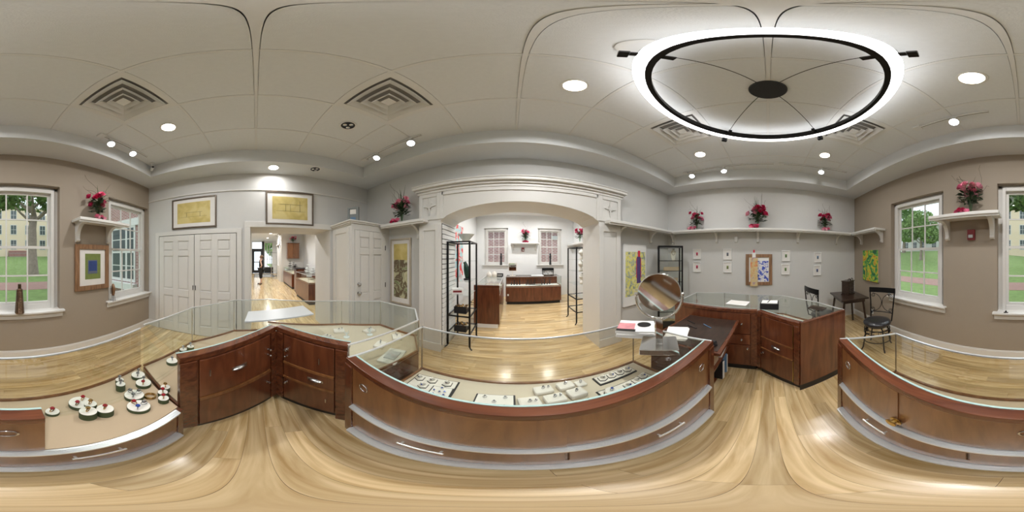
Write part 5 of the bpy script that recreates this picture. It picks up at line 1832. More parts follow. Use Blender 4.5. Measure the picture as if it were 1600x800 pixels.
t = thing('necklace_bust', 'cream necklace bust on the top shelf of the black cabinet', 'jewelry display', on_cab(0.07, -0.02, 1.508), R(-49))
MB().prism([(-0.03, 0), (0.03, 0), (0.055, 0.10), (0.06, 0.17), (0.03, 0.20), (0.022, 0.24), (-0.022, 0.24), (-0.03, 0.20), (-0.06, 0.17), (-0.055, 0.10)], -0.02, 0.02, 'y').build('bust', 'leatherette', t, bevel=0.012)
MB().tube([(0.035 * math.sin(a), -0.024, 0.17 - 0.06 * math.cos(a) + 0.0) for a in [-2 + 4 * k / 10 for k in range(11)]], 0.003, 5).build('necklace', 'gold', t)
for k, (x, z, lab) in enumerate(((0.02, 1.308, 'bracelet tray on the upper shelf of the black cabinet'), (0.0, 1.088, 'brown bracelet tray on the lower shelf of the black cabinet'))):
    t = thing('bracelet_tray', 'slanted ' + lab, 'jewelry display', on_cab(x, -0.03, z), R(-49))
    MB().prism([(-0.08, 0), (0.08, 0), (0.08, 0.03), (-0.08, 0.075)], -0.15, 0.15, 'x').build('wedge', 'deck_tan', t)
    for q in range(6):
        MB().tube([(-0.12 + q * 0.048 + 0.020 * math.cos(a), -0.02 + 0.04 * math.sin(a), 0.055 - 0.011 * math.sin(a)) for a in [2 * PI * i / 12 for i in range(12)]], 0.005, 5, closed=True).build('bracelet', 'gold' if q % 2 else 'steel', t)
t = thing('white_dish', 'white dish on the low shelf of the black cabinet', 'dish', on_cab(0.05, 0, 0.788), 0)
MB().lathe([(0.04, 0), (0.05, 0.02), (0.07, 0.06), (0.065, 0.06), (0.04, 0.02)], 16).build('bowl', 'pad_white', t, smooth=40)

# ------------------------------------------------------------------ etageres of the far room
def etagere(label, x0, x1, y0, y1, h, zs_):
    t = thing('etagere', label, 'shelf rack', ((x0 + x1) / 2, (y0 + y1) / 2, 0))
    for x in (x0, x1):
        for y in (y0, y1):
            sx = 1 if x == x1 else -1; sy = 1 if y == y1 else -1
            b = MB().box(x - 0.013, y - 0.013, 0.06, x + 0.013, y + 0.013, h)
            b.tube([(x, y, 0.08), (x + sx * 0.01, y + sy * 0.006, 0.04), (x + sx * 0.04, y + sy * 0.02, 0.012)], 0.012, 8)
            b.build('post', 'black_metal', t, world=True)
    for z in (h - 0.02, 0.30, 0.62):
        b = MB()
        b.box(x0, y0 - 0.01, z, x1, y0 + 0.01, z + 0.02); b.box(x0, y1 - 0.01, z, x1, y1 + 0.01, z + 0.02)
        b.box(x0 - 0.01, y0, z, x0 + 0.01, y1, z + 0.02); b.box(x1 - 0.01, y0, z, x1 + 0.01, y1, z + 0.02)
        b.build('rail_frame', 'black_metal', t, world=True)
    for z in zs_:
        MB().box(x0 + 0.01, y0 + 0.01, z - 0.008, x1 - 0.01, y1 - 0.01, z).build('glass_shelf', 'case_glass', t, world=True)
    return t


etagere('black metal etagere with glass shelves beside the slotted panel under the arch', -0.985, -0.63, 2.37, 2.84, 1.83, (0.32, 0.66, 0.98, 1.20, 1.52, 1.83))
etagere('black metal etagere with glass shelves beyond the other side of the arch', 1.37, 1.82, 3.28, 3.82, 1.80, (0.32, 0.64, 0.95, 1.25, 1.52, 1.80))
t = thing('glass_bowl', 'flared clear glass bowl on top of the etagere under the arch', 'bowl', (-0.76, 2.62, 1.83))
MB().lathe([(0.04, 0), (0.045, 0.01), (0.07, 0.05), (0.14, 0.13), (0.135, 0.13), (0.06, 0.05), (0.03, 0.012)], 20).build('bowl', 'clear_accent', t, smooth=40)
mk('teal_black', (0.015, 0.05, 0.035), 0.25, 0.2, var=0.6, scale=30)
t = thing('bird_figurine', 'dark green bird sculpture on the etagere under the arch', 'sculpture', (-0.75, 2.62, 1.20))
MB().tube([(0, 0, 0.03), (0.005, 0, 0.10), (0, 0, 0.18), (-0.015, 0, 0.25), (-0.03, 0, 0.29), (-0.06, 0, 0.285)], 1, 10, rads=[0.02, 0.045, 0.05, 0.035, 0.028, 0.006]).build('body', 'teal_black', t, smooth=60)
MB().tube([(0.0, 0, 0.12), (0.03, 0.01, 0.02), (0.05, 0.02, -0.0)], 1, 8, rads=[0.03, 0.02, 0.01]).build('tail', 'teal_black', t, smooth=60)
MB().lathe([(0.05, 0), (0.05, 0.02), (0.02, 0.03)], 14).build('stand', 'black_plastic', t)
t = thing('gift_box', 'white card box with lettering on the etagere under the arch', 'box', (-0.87, 2.50, 0.98), R(20))
MB().box(-0.09, -0.05, 0, 0.09, 0.05, 0.09).build('carton', 'paper', t, bevel=0.003)
MB().box(-0.07, -0.052, 0.03, 0.07, -0.05, 0.06).build('print_strip', 'alarm_red', t)
for k, (x, y, z, lab) in enumerate(((-0.80, 2.52, 0.66, 'upper dark beaded necklace heap on the etagere under the arch'), (-0.80, 2.52, 0.32, 'lower dark beaded necklace heap on the etagere under the arch'))):
    t = thing('necklace_heap', lab, 'jewelry', (x, y, z))
    g = random.Random(50 + k)
    MB().prism([(-0.10, 0), (0.10, 0), (0.10, 0.04), (-0.10, 0.12)], -0.10, 0.10, 'x').build('ramp', 'kick_black', t)
    for q in range(16):
        MB().ball((g.uniform(-0.09, 0.09), g.uniform(-0.10, 0.06), g.uniform(0.07, 0.13)), 0.018, 7, 5).build('bead', 'bronze' if q % 2 else 'gold', t, smooth=60)
for k, (x, y, z, lab) in enumerate(((1.58, 3.5, 1.25, 'white bust on the middle shelf of the farther etagere'), (1.60, 3.5, 0.95, 'white folded scarf bust on the lower shelf of the farther etagere'), (1.6, 3.5, 1.52, 'white bust on the upper shelf of the farther etagere'))):
    t = thing('display_bust', lab, 'jewelry display', (x, y, z))
    MB().lathe([(0.05, 0), (0.06, 0.02), (0.03, 0.08), (0.075, 0.16), (0.06, 0.20), (0.025, 0.23), (0.022, 0.25)], 14).build('bust', 'pad_white', t, smooth=40)
    MB().tube([(0.06 * math.cos(a), 0.06 * math.sin(a), 0.185 + 0.012 * math.sin(a)) for a in [2 * PI * i / 16 for i in range(16)]], 0.004, 5, closed=True).build('necklace', 'steel', t)

# far-room counter things
for k, (x, y) in enumerate(((-0.68, 4.75), (-0.52, 4.82))):
    t = thing('white_jar', ['white lidded jar on the far counter, one nearer the painting', 'white lidded jar on the far counter, one nearer the black card'][k], 'jar', (x, y, 0.98))
    MB().lathe([(0.06, 0), (0.075, 0.03), (0.075, 0.10), (0.05, 0.13)], 16).build('body', 'pad_white', t, smooth=40)
    MB().lathe([(0.052, 0.13), (0.05, 0.145), (0.015, 0.155), (0.015, 0.17)], 16).build('lid', 'pad_white', t, smooth=40)
t = thing('sign_card', 'black card on the far counter beside the white jars', 'card', (-0.36, 4.85, 0.98))
MB().box(-0.10, -0.02, 0, 0.10, 0.02, 0.10).build('card', 'black_plastic', t)
MB().box(-0.07, -0.022, 0.04, 0.07, -0.02, 0.06).build('print_line', 'paper', t)
t = thing('counter_mirror', 'square white-framed mirror standing on the far counter', 'mirror', (0.02, 5.45, 0.93))
MB().box(-0.10, -0.05, 0, 0.10, 0.05, 0.015).build('base', 'pad_white', t)
MB().box(-0.012, -0.01, 0.015, 0.012, 0.01, 0.17).build('stem', 'pad_white', t)
MB().box(-0.14, -0.012, 0.16, 0.14, 0.012, 0.44).build('frame', 'pad_white', t, bevel=0.004)
MB().box(-0.12, -0.014, 0.18, 0.12, -0.012, 0.42).build('glass', 'mirror', t)
t = thing('paper_sheet', 'sheets of white paper on the far back counter', 'paper', (0.85, 5.45, 0.935))
for q in range(3): MB().box(-0.2, -0.12, q * 0.003, 0.2, 0.12, q * 0.003 + 0.002).build('sheet', 'paper', t, rotz=0.05 * q)
for k, (x, n_) in enumerate(((0.12, 4), (0.62, 6), (1.15, 4))):
    t = thing('ring_holder', ['black ring holders on a white pad at the jar end of the far back counter', 'black ring holders on a white pad in the middle of the far back counter', 'black ring holders on a white pad at the etagere end of the far back counter'][k], 'jewelry display', (x, 5.45, 0.60))
    MB().box(-0.19, -0.13, 0, 0.19, 0.13, 0.02).build('pad', 'paper', t)
    for q in range(n_):
        xx = -0.14 + 0.28 * q / (n_ - 1)
        MB().lathe([(0.022, 0.02), (0.02, 0.03), (0.012, 0.10 + 0.08 * (q % 2)), (0.004, 0.13 + 0.08 * (q % 2))], 10, (xx, 0.03 * (q % 2), 0)).build('finger', 'black_plastic', t, smooth=40)
    MB().tube([(-0.13, 0.06, 0.02), (-0.13, 0.06, 0.19), (-0.03, 0.06, 0.19), (-0.03, 0.06, 0.02)], 0.006, 6).build('hoop', 'black_plastic', t)
scroll_chair('black chair behind the far back counter, only its back showing', (1.40, 6.0, 0.08), R(180)).scale = (1.0, 1.0, 1.0)

# ------------------------------------------------------------------ things on the cases
t = thing('table_mirror', 'round chrome vanity mirror on a square block stand on the long showcase', 'mirror', (0.80, 0.63, 0.955), R(-52))
MB().box(-0.115, -0.10, 0, 0.115, 0.10, 0.045).build('base', 'chrome', t, bevel=0.004)
MB().box(-0.022, -0.018, 0.045, 0.022, 0.018, 0.24).build('stem', 'chrome', t, bevel=0.002)
yk = MB().tube([(0.145 * math.cos(a), 0, 0.385 + 0.15 * math.sin(a)) for a in [PI + PI * k / 20 for k in range(21)]], 0.010, 8)
yk.build('yoke', 'chrome', t, smooth=60)
mrot = Matrix.Translation((0, 0, 0.41)) @ Matrix.Rotation(R(14), 4, 'X')
m = MB().lathe([(0.118, -0.010), (0.132, -0.010), (0.136, 0.0), (0.132, 0.012), (0.118, 0.012)], 48, axis='y'); m.xf(mrot)
m.build('rim', 'chrome', t, smooth=50)
m = MB().lathe([(0.119, -0.004), (0.119, 0.004)], 48, axis='y'); m.xf(mrot)
m.build('mirror_glass', 'mirror', t)
for s in (-1, 1):
    MB().ball((0.145 * s, 0, 0.40), 0.014, 10, 6).build('pivot', 'chrome', t, smooth=60)
mk('mag_pink', (0.72, 0.30, 0.33), 0.4, var=0.4, scale=20)
st_ = [('white square magazine, bottom of the stack by the mirror', 0.0, 'paper'), ('white square magazine second in the stack by the mirror', 0.06, 'paper'), ('white square magazine third in the stack by the mirror', -0.04, 'paper'), ('magazine with pink and black cover, top of the stack by the mirror', 0.03, 'paper')]
for k, (lab, a, m_) in enumerate(st_):
    t = thing('magazine', lab, 'magazine', (0.88, 0.92, 0.955 + 0.016 * k), R(-50) + a, group='stacked magazines')
    MB().box(-0.14, -0.11, 0, 0.14, 0.11, 0.0145).build('pages', 'paper', t)
    MB().box(-0.141, -0.111, 0.0145, 0.141, 0.111, 0.0158).build('cover', 'frame_white', t)
    if k == 3:
        MB().box(-0.141, -0.111, 0.0158, -0.01, 0.05, 0.0162).build('cover_print', 'mag_pink', t)
        MB().lathe([(0.055, 0.0158), (0.055, 0.0163)], 18, (0.06, 0.03, 0)).build('cover_disc', 'black_plastic', t)
        MB().box(-0.141, -0.111, 0.0158, 0.0, -0.07, 0.0164).build('cover_band', 'black_plastic', t)
t = thing('paper_sheets', 'loose white sheets on the lowered desk', 'paper', (1.28, 0.80, 0.819), R(20))
for q in range(4): MB().box(-0.14, -0.10, q * 0.004, 0.14, 0.10, q * 0.004 + 0.003).build('sheet', 'paper', t, rotz=0.04 * q)
for k, (x, y, a, m_, lab) in enumerate(((1.62, 0.83, 0.2, 'black_plastic', 'black pen on the lowered desk near its back'), (1.58, 0.62, 0.1, 'blue_paint', 'blue pen on the lowered desk'), (1.50, 0.76, 0.35, 'black_plastic', 'black marker on the lowered desk beside the papers'))):
    t = thing('pen', lab, 'pen', (x, y, 0.824), a + 0.9)
    MB().tube([(-0.07, 0, 0), (0.06, 0, 0)], 0.005, 8).build('barrel', m_, t, smooth=50)
    MB().tube([(0.06, 0, 0), (0.075, 0, 0)], 1, 8, rads=[0.005, 0.001]).build('tip', 'steel', t, smooth=50)
t = thing('stapler', 'black stapler at the front of the lowered desk', 'stapler', (1.22, 0.46, 0.819), R(75))
MB().box(-0.07, -0.018, 0, 0.07, 0.018, 0.012).build('base', 'black_plastic', t, bevel=0.003)
MB().prism([(-0.07, 0.02), (0.06, 0.014), (0.07, 0.03), (-0.06, 0.05)], -0.017, 0.017, 'y').build('arm', 'black_plastic', t, bevel=0.004)
# stored things under the desk
t = thing('binder', 'blue binder standing under the lowered desk', 'binder', (1.70, 0.56, 0.08), R(8))
MB().box(-0.02, -0.12, 0, 0.02, 0.14, 0.30).build('cover', 'blue_paint', t, bevel=0.003); MB().box(-0.016, -0.125, 0.01, 0.016, 0.12, 0.29).build('pages', 'paper', t)
t = thing('binder', 'black binder leaning under the lowered desk', 'binder', (1.58, 0.56, 0.08), R(-6))
MB().box(-0.022, -0.12, 0, 0.022, 0.14, 0.30).build('cover', 'black_plastic', t, bevel=0.003); MB().box(-0.018, -0.125, 0.01, 0.018, 0.12, 0.29).build('pages', 'paper', t)
t = thing('paper_box', 'open cardboard box of papers on the shelf under the desk', 'box', (1.40, 0.62, 0.42), 0)
b = MB(); b.box(-0.13, -0.14, 0, 0.13, 0.14, 0.01); b.box(-0.13, -0.14, 0.01, -0.122, 0.14, 0.16); b.box(0.122, -0.14, 0.01, 0.13, 0.14, 0.16); b.box(-0.122, -0.14, 0.01, 0.122, -0.132, 0.16); b.box(-0.122, 0.132, 0.01, 0.122, 0.14, 0.16)
b.build('carton', 'deck_tan', t); MB().box(-0.11, -0.12, 0.01, 0.11, 0.12, 0.19).build('papers', 'paper', t)
t = thing('paper_stack', 'stack of white folders on the shelf under the desk', 'folders', (1.70, 0.62, 0.42), R(4))
for q in range(6): MB().box(-0.13, -0.15, q * 0.02, 0.13, 0.13, q * 0.02 + 0.016).build('folder', 'mat_board' if q % 2 else 'paper', t)

t = thing('card_box', 'black box with white cards and a pen on the angled case glass', 'box', (1.97, -0.02, 0.952), R(85))
MB().box(-0.11, -0.08, 0, 0.11, 0.08, 0.075).build('box_body', 'black_plastic', t, bevel=0.004)
MB().box(-0.095, -0.065, 0.075, 0.095, 0.065, 0.082).build('cards', 'paper', t)
MB().tube([(0.0, -0.05, 0.087), (0.02, 0.05, 0.087)], 0.004, 6).build('pen', 'black_plastic', t)
t = thing('price_sheet', 'white sheet lying on the glass of the picture-wall case', 'paper', (2.15, 0.40, 0.952), R(80))
MB().box(-0.14, -0.10, 0, 0.14, 0.10, 0.004).build('sheet', 'paper', t); MB().box(-0.12, -0.08, 0.004, 0.12, 0.06, 0.005).build('print_area', 'mat_board', t)
t = thing('pendant_tray', 'dark carved tray at the chair end of the angled case', 'tray', (1.86, -0.58, 0.952), R(40))
MB().box(-0.10, -0.06, 0, 0.10, 0.06, 0.012).build('tray', 'dark_wood', t, bevel=0.004)
for q in range(7): MB().tube([(-0.08 + 0.026 * q + 0.012 * math.cos(a), 0.03 * math.sin(a * 2), 0.018 + 0.006 * math.sin(a)) for a in [2 * PI * i / 10 for i in range(10)]], 0.003, 5, closed=True).build('chain', 'gilt_dark', t)
# grey board lying across the corner of the left cases
t = thing('counter_board', 'pale grey board lying across the corner of the two angled cases', 'board', (-1.62, 0.26, 0.99), R(0))
MB().prism([(0.22, -0.36), (-0.06, -0.34), (-0.20, 0.28), (0.11, 0.30)], 0, 0.016).build('board', 'board_grey', t, bevel=0.003)
MB().prism([(0.14, -0.26), (-0.0, -0.25), (-0.10, 0.2), (0.06, 0.21)], -0.004, 0).build('felt_backing', 'kick_black', t)

# ------------------------------------------------------------------ jewelry
def ring_mesh(mat, r=0.0085, w=0.0014):
    return MB().tube([(r * math.cos(2 * PI * k / 12), 0, r + r * math.sin(2 * PI * k / 12)) for k in range(12)], w, 5, closed=True).mesh('ring', mat)


RING = ring_mesh('silver_gem'); RINGG = ring_mesh('gold')
GEM = {m: MB().ball((0, 0, 0), 0.004, 6, 4).mesh('gem', m) for m in ('silver_gem', 'blue_gem', 'red_gem', 'gold')}


def jewel(par, x, y, z, m='silver_gem', s=1.0, a=0.0):
    o = link('ring', RINGG if m in ('gold', 'red_gem') else RING, par, (x, y, z), a); o.scale = (s * 1.3,) * 3
    g = link('gem', GEM[m], o, (0, 0, 0.018)); g.scale = (1.6,) * 3
    return o


def puck(label, x, y, z, r, h, jewels, tilt=0):
    t = thing('jewelry_riser', label, 'jewelry display', (x, y, z), group='green-sided round risers')
    MB().lathe([(r, 0), (r, h)], 28).build('green_side', 'riser_green', t, smooth=40)
    MB().lathe([(r * 0.985, h), (r * 0.97, h + 0.003)], 28).build('white_top', 'pad_white', t)
    n = len(jewels)
    for k, m in enumerate(jewels):
        a = 2 * PI * k / n + 0.6
        q = 0 if n == 1 else r * 0.5
        jewel(t, q * math.cos(a), q * math.sin(a), h + 0.003, m, 1.7, a)
    return t


zb = 0.50
S_, B_, R_, G_ = 'silver_gem', 'blue_gem', 'red_gem', 'gold'
pk = [('wide green-sided riser with two red-stone rings', -0.40, -0.745, 0.062, 0.028, [R_, R_]),
      ('tall green-sided riser in front of the wide red-stone one', -0.375, -0.625, 0.042, 0.055, [G_]),
      ('tall green-sided riser beside another, nearest the sliding doors', -0.455, -0.605, 0.042, 0.050, [R_]),
      ('small green-sided riser half hidden between two tall ones', -0.425, -0.685, 0.032, 0.050, [G_]),
      ('small green-sided riser hidden behind a taller one by the front glass', -0.735, -0.815, 0.028, 0.042, [S_]),
      ('small tall green-sided riser by the front glass', -0.69, -0.755, 0.030, 0.055, [S_]),
      ('wide green-sided riser with two rings in the case corner', -0.895, -0.79, 0.050, 0.026, [S_, S_]),
      ('wide green-sided riser with two dark rings next to the corner one', -0.835, -0.69, 0.052, 0.026, [R_, S_]),
      ('wide green-sided riser with three small rings in the middle of the corner group', -0.685, -0.635, 0.058, 0.026, [S_, S_, S_]),
      ('wide green-sided riser with a blue-stone ring among three', -0.61, -0.535, 0.060, 0.026, [B_, S_, R_]),
      ('small dark-sided riser nearest the angled case, first of three in a row', -0.86, -0.535, 0.030, 0.035, [G_]),
      ('small dark-sided riser, middle of three in a row by the angled case', -0.80, -0.515, 0.030, 0.035, [R_]),
      ('small dark-sided riser, last of three in a row by the sliding doors', -0.745, -0.475, 0.030, 0.035, [R_]),
      ('pale-topped round riser with a red ring far along the tan deck', -0.24, -0.72, 0.034, 0.022, [R_]),
      ('white-topped riser alone at the table end of the case', 0.47, -0.66, 0.038, 0.022, [S_, S_]),
      ('small riser touching the lone white-topped one', 0.38, -0.70, 0.034, 0.022, [S_]),
      ('smallest riser of the three at the table end of the case', 0.42, -0.60, 0.022, 0.020, [S_])]
for (lab, x, y, r, h, j) in pk:
    puck(lab, x, y, zb, r, h * 1.4, j)
pk2 = [('round green riser, back one of a pair in the angled corner case', -1.46, -0.70, 0.036, 0.040, [S_]), ('round green riser, front one of a tall pair in the angled corner case', -1.53, -0.65, 0.036, 0.050, [S_]),
       ('wide green riser with a single ring beside the case divider', -1.24, -0.70, 0.052, 0.026, [S_]), ('wide green riser with two rings in the angled corner case', -1.34, -0.63, 0.055, 0.026, [S_, S_]),
       ('small green riser at the wood rail of the angled case', -1.38, -0.50, 0.036, 0.026, [S_])]
for (lab, x, y, r, h, j) in pk2:
    puck(lab, x, y, zb, r, h * 1.4, j)
t = thing('bracelet', 'coiled gold bracelet lying on the tan deck among the risers', 'bracelet', (-0.745, -0.565, zb))
for q in range(3): MB().tube([(0.030 * math.cos(a), 0.030 * math.sin(a), 0.006 + q * 0.009 + 0.003 * math.sin(a * 3)) for a in [2 * PI * i / 24 for i in range(24)]], 0.0045, 6, closed=True).build('coil', 'gold', t, smooth=60)
for k, (x, y, lab) in enumerate(((1.02, -0.70, 'round pale pad at the table end under the glass'), )):
    t = thing('jewelry_pad', lab, 'jewelry display', (0.80, -0.66, zb))
    MB().lathe([(0.05, 0), (0.055, 0.02), (0.045, 0.035)], 20).build('pad', 'leatherette', t, smooth=40); jewel(t, 0, 0, 0.035)
for k in range(5):
    x = 0.60 + 0.055 * k
    t = thing('price_card', ['price card at the mid-case end of the row under the table-end glass', 'second price card from the mid-case end of the row', 'middle price card of the row of five', 'fourth price card of the row, next to the pale pad', 'price card at the table end of the row'][k], 'card', (x, -0.80 + 0.01 * (k % 2), zb))
    MB().box(-0.02, -0.03, 0, 0.02, 0.03, 0.006).build('card', 'pad_white', t); jewel(t, 0, 0, 0.006, S_, 0.8)

# front case displays
zf = 0.44


def ring_cone(label, x, y, z, m=S_):
    t = thing('ring_stand', label, 'jewelry display', (x, y, z), group='cream ring stands')
    MB().prism([(-0.035, -0.02), (0.0, -0.038), (0.035, -0.02), (0.03, 0.03), (-0.03, 0.03)], 0, 0.006).build('foot_edge', 'kick_black', t)
    MB().prism([(-0.033, -0.019), (0.0, -0.036), (0.033, -0.019), (0.028, 0.028), (-0.028, 0.028)], 0.006, 0.016).build('foot', 'leatherette', t, bevel=0.003)
    MB().tube([(0, 0.01, 0.014), (0, 0.0, 0.035), (0, -0.008, 0.055)], 1, 12, rads=[0.018, 0.016, 0.009]).build('finger', 'leatherette', t, smooth=60)
    o = MB().tube([(0.0165 * math.cos(a), -0.002 + 0.016 * math.sin(a), 0.036 - 0.004 * math.sin(a)) for a in [2 * PI * i / 14 for i in range(14)]], 0.0018, 5, closed=True).build('ring', 'silver_gem', t)
    MB().ball((0, -0.021, 0.040), 0.007, 7, 5).build('gem', m, o)
    return t


def slab_(nm, lab, x, y, z, w, d, h, mat, edge=None, rz=0.0, cat='jewelry display', group=None):
    t = thing(nm, lab, cat, (x, y, z), rz, group)
    if edge:
        MB().box(-w / 2, -d / 2, 0, w / 2, d / 2, h * 0.6).build('edge', edge, t, bevel=0.003)
        MB().box(-w / 2 + 0.012, -d / 2 + 0.012, h * 0.6, w / 2 - 0.012, d / 2 - 0.012, h).build('pad', mat, t)
    else:
        MB().box(-w / 2, -d / 2, 0, w / 2, d / 2, h).build('pad', mat, t, bevel=0.006)
    return t


slab_('display_board', 'cream display board with black edge at the left end of the long case', -0.53, 0.93, zf, 0.34, 0.36, 0.016, 'leatherette', 'kick_black', 0.05)
ps = [(-0.655, 1.035, S_), (-0.555, 1.045, S_), (-0.44, 1.05, S_), (-0.58, 0.955, B_), (-0.575, 0.845, S_), (-0.66, 0.87, R_)]
lb = ['ring stand at the glass-end back corner of the cream board', 'ring stand in the middle of the back row on the cream board', 'ring stand at the back row end beside the framed pad', 'blue-stone ring stand in the middle of the cream board', 'ring stand at the front of the cream board', 'red-stone ring stand at the front corner of the cream board']
for (x, y, m), l in zip(ps, lb):
    ring_cone(l, x, y, zf + 0.016, m)
t = slab_('earring_pad', 'small black-edged pad of blue rings on the cream board', -0.435, 0.92, zf + 0.016, 0.15, 0.15, 0.02, 'pad_white', 'kick_black', 0.1)
for (a, c) in ((0.0, 0.04), (-0.04, 0.0), (0.03, 0.0), (-0.03, -0.045), (0.035, -0.04), (0.0, -0.01)): jewel(t, a, c, 0.02, B_, 0.9, a * 20)
t = slab_('jewelry_tray', 'black-rimmed tray with five rings in the middle of the long case', -0.10, 0.90, zf, 0.24, 0.20, 0.022, 'pad_white', 'black_plastic', 0.0)
for (a, c) in ((-0.06, 0.05), (0.06, 0.05), (0.0, 0.0), (-0.06, -0.05), (0.06, -0.05)): jewel(t, a, c, 0.022, S_, 1.1, 0.2)
# white rounded risers in the middle
wr = [(0.10, 0.90, 0.13, 0.13, 0.03, 'oval white riser nearest the black-rimmed tray'), (0.20, 1.03, 0.13, 0.09, 0.05, 'white square riser at the back by the front glass'), (0.355, 1.045, 0.12, 0.09, 0.055, 'tall white riser at the back of the white group'),
      (0.245, 0.905, 0.13, 0.10, 0.06, 'large white riser in the middle of the white group'), (0.39, 0.93, 0.12, 0.10, 0.06, 'large white riser at the mirror side of the white group'), (0.315, 0.80, 0.08, 0.075, 0.06, 'small white riser at the front of the white group'), (0.405, 0.80, 0.08, 0.075, 0.055, 'small white riser at the front, mirror side'),
      (0.47, 1.05, 0.08, 0.08, 0.03, 'low white riser at the back beside the ring bench')]
for (x, y, w_, d_, h_, l) in wr:
    t = thing('white_riser', l, 'jewelry display', (x, y, zf), R(8), group='white rounded risers')
    MB().box(-w_ / 2, -d_ / 2, 0, w_ / 2, d_ / 2, h_).build('block', 'leatherette', t, bevel=0.018)
    jewel(t, 0, 0, h_, S_, 1.2, 0.3)
    if w_ > 0.12: jewel(t, 0.035, 0.0, h_, S_, 1.0, 0.5)
t = slab_('ring_bench', 'long cream bench of ring cones by the front glass', 0.76, 1.03, zf, 0.36, 0.12, 0.02, 'leatherette', 'kick_black', 0.02)
for q in range(4):
    ring_cone(['cone at the white-riser end of the ring bench', 'second cone on the ring bench', 'third cone on the ring bench', 'cone at the magazine end of the ring bench'][q], 0.64 + 0.08 * q, 1.03, zf + 0.02, B_ if q % 2 else S_)
slab_('display_board', 'cream display board with black edge at the mirror end of the long case', 0.74, 0.80, zf, 0.46, 0.22, 0.016, 'leatherette', 'kick_black', 0.0)
for (x, y, m, l) in ((0.73, 0.84, B_, 'ring stand on the mirror-end board, first towards the white risers'), (0.82, 0.855, S_, 'ring stand in the middle of the mirror-end board'), (0.90, 0.87, B_, 'blue ring stand at the far end of the mirror-end board')):
    ring_cone(l, x, y, zf + 0.016, m)
t = thing('ring_drum', 'round white drum with dark base holding a blue ring', 'jewelry display', (0.585, 0.83, zf + 0.016))
MB().lathe([(0.052, 0), (0.052, 0.006)], 28).build('base', 'kick_black', t); MB().lathe([(0.046, 0.006), (0.046, 0.045), (0.044, 0.048)], 28).build('drum', 'pad_white', t, smooth=40); jewel(t, 0, 0, 0.048, B_, 1.3)
t = thing('ring_wedge', 'black-sided wedge with blue earrings at the front of the mirror-end board', 'jewelry display', (0.66, 0.745, zf + 0.016), R(25))
MB().prism([(-0.04, 0), (0.04, 0), (0.04, 0.045), (-0.04, 0.02)], -0.045, 0.045, 'x').build('wedge', 'kick_black', t)
MB().prism([(-0.038, 0.021), (0.038, 0.045), (0.038, 0.049), (-0.038, 0.025)], -0.042, 0.042, 'x').build('face', 'pad_white', t); jewel(t, 0.015, 0, 0.036, B_); jewel(t, -0.015, 0, 0.036, B_)
# rings near the wood rail under the mirror end
for k, (x, y) in enumerate(((0.93, 0.60), (0.97, 0.70), (0.98, 0.80))):
    ring_cone(['grey ring stand under the glass nearest the desk rail', 'grey ring stand under the glass beside the desk', 'grey ring stand under the glass behind the magazines'][k], x, y, zf)
# left angled cases: crystal pieces and white tray
t = slab_('white_tray', 'white tray with a teal card in the case between doorway and arch', -0.92, 1.02, 0.62, 0.16, 0.26, 0.02, 'paper', None, 0.3)
MB().box(-0.05, -0.07, 0.02, 0.05, 0.07, 0.03).build('card', 'board_grey', t)
for k, (x, y, z, l) in enumerate(((-1.05, 0.62, 0.62, 'crystal ring tree at the wood rail of the doorway-side case'), (-1.15, 0.70, 0.62, 'crystal ring tree beside another in the doorway-side case'), (-1.45, 0.95, 0.62, 'crystal ring tree in the middle of the doorway-side case'), (-1.30, 0.05, 0.50, 'crystal ring tree in the closet-side case'), (-1.55, -0.15, 0.50, 'crystal ring tree further in the closet-side case'), (-1.35, 1.20, 0.62, 'crystal ring tree nearest the arch'))):
    t = thing('crystal_stand', l, 'jewelry display', (x - 0.08, y, z))
    MB().lathe([(0.035, 0), (0.035, 0.008), (0.012, 0.015), (0.006, 0.07)], 12).build('stand', 'clear_accent', t, smooth=40)
    for q in range(4):
        a = q * PI / 2 + 0.3
        MB().tube([(0, 0, 0.045), (0.03 * math.cos(a), 0.03 * math.sin(a), 0.065), (0.032 * math.cos(a), 0.032 * math.sin(a), 0.08)], 0.003, 5).build('arm', 'clear_accent', t)
for k, (x, y) in enumerate(((-1.75, 0.5), (-1.6, 0.75), (-1.35, 0.75), (-1.7, 0.95), (-1.5, 1.25), (-1.15, 1.1), (-1.15, 1.35))):
    t = slab_('cream_pad', ['cream pad by the divider in the doorway-side case', 'second cream pad in the doorway-side case', 'cream pad nearest the rail in the doorway-side case', 'cream pad at the outer glass of the doorway-side case', 'cream pad near the collage end of the case', 'cream pad beside the white tray', 'cream pad in the arch-side corner of the case'][k], x, y, 0.62, 0.13, 0.10, 0.03, 'leatherette', None, 0.4 * k)
    jewel(t, 0, 0, 0.03); jewel(t, 0.035, 0.01, 0.03, S_)
for k, (x, y) in enumerate(((2.1, 0.9), (2.3, 0.5), (2.15, 0.1), (2.45, 0.9))):
    t = slab_('cream_pad', ['cream pad at the arch end of the picture-wall case', 'cream pad in the middle of the picture-wall case', 'cream pad at the corner of the picture-wall case', 'cream pad at the cabinet side of the picture-wall case'][k], x, y, 0.62, 0.16, 0.12, 0.03, 'leatherette', None, 0.2 * k)
    jewel(t, 0, 0, 0.03); jewel(t, 0.04, 0.01, 0.03, S_)
for k, (x, y) in enumerate(((1.85, -0.35), (2.1, -0.42))):
    t = slab_('cream_pad', ['cream pad near the rail of the angled case', 'cream pad near the outer glass of the angled case'][k], x, y, 0.62, 0.14, 0.10, 0.03, 'leatherette', None, 0.6)
    jewel(t, 0, 0, 0.03)

# brass cable grommet on the back case door
p_ = fpt(bf[0], 0.55, 0.60, 0.010)
knob_(bc, bf[0], 0.62, 0.60, 0.030, 'grommet', 'brass')

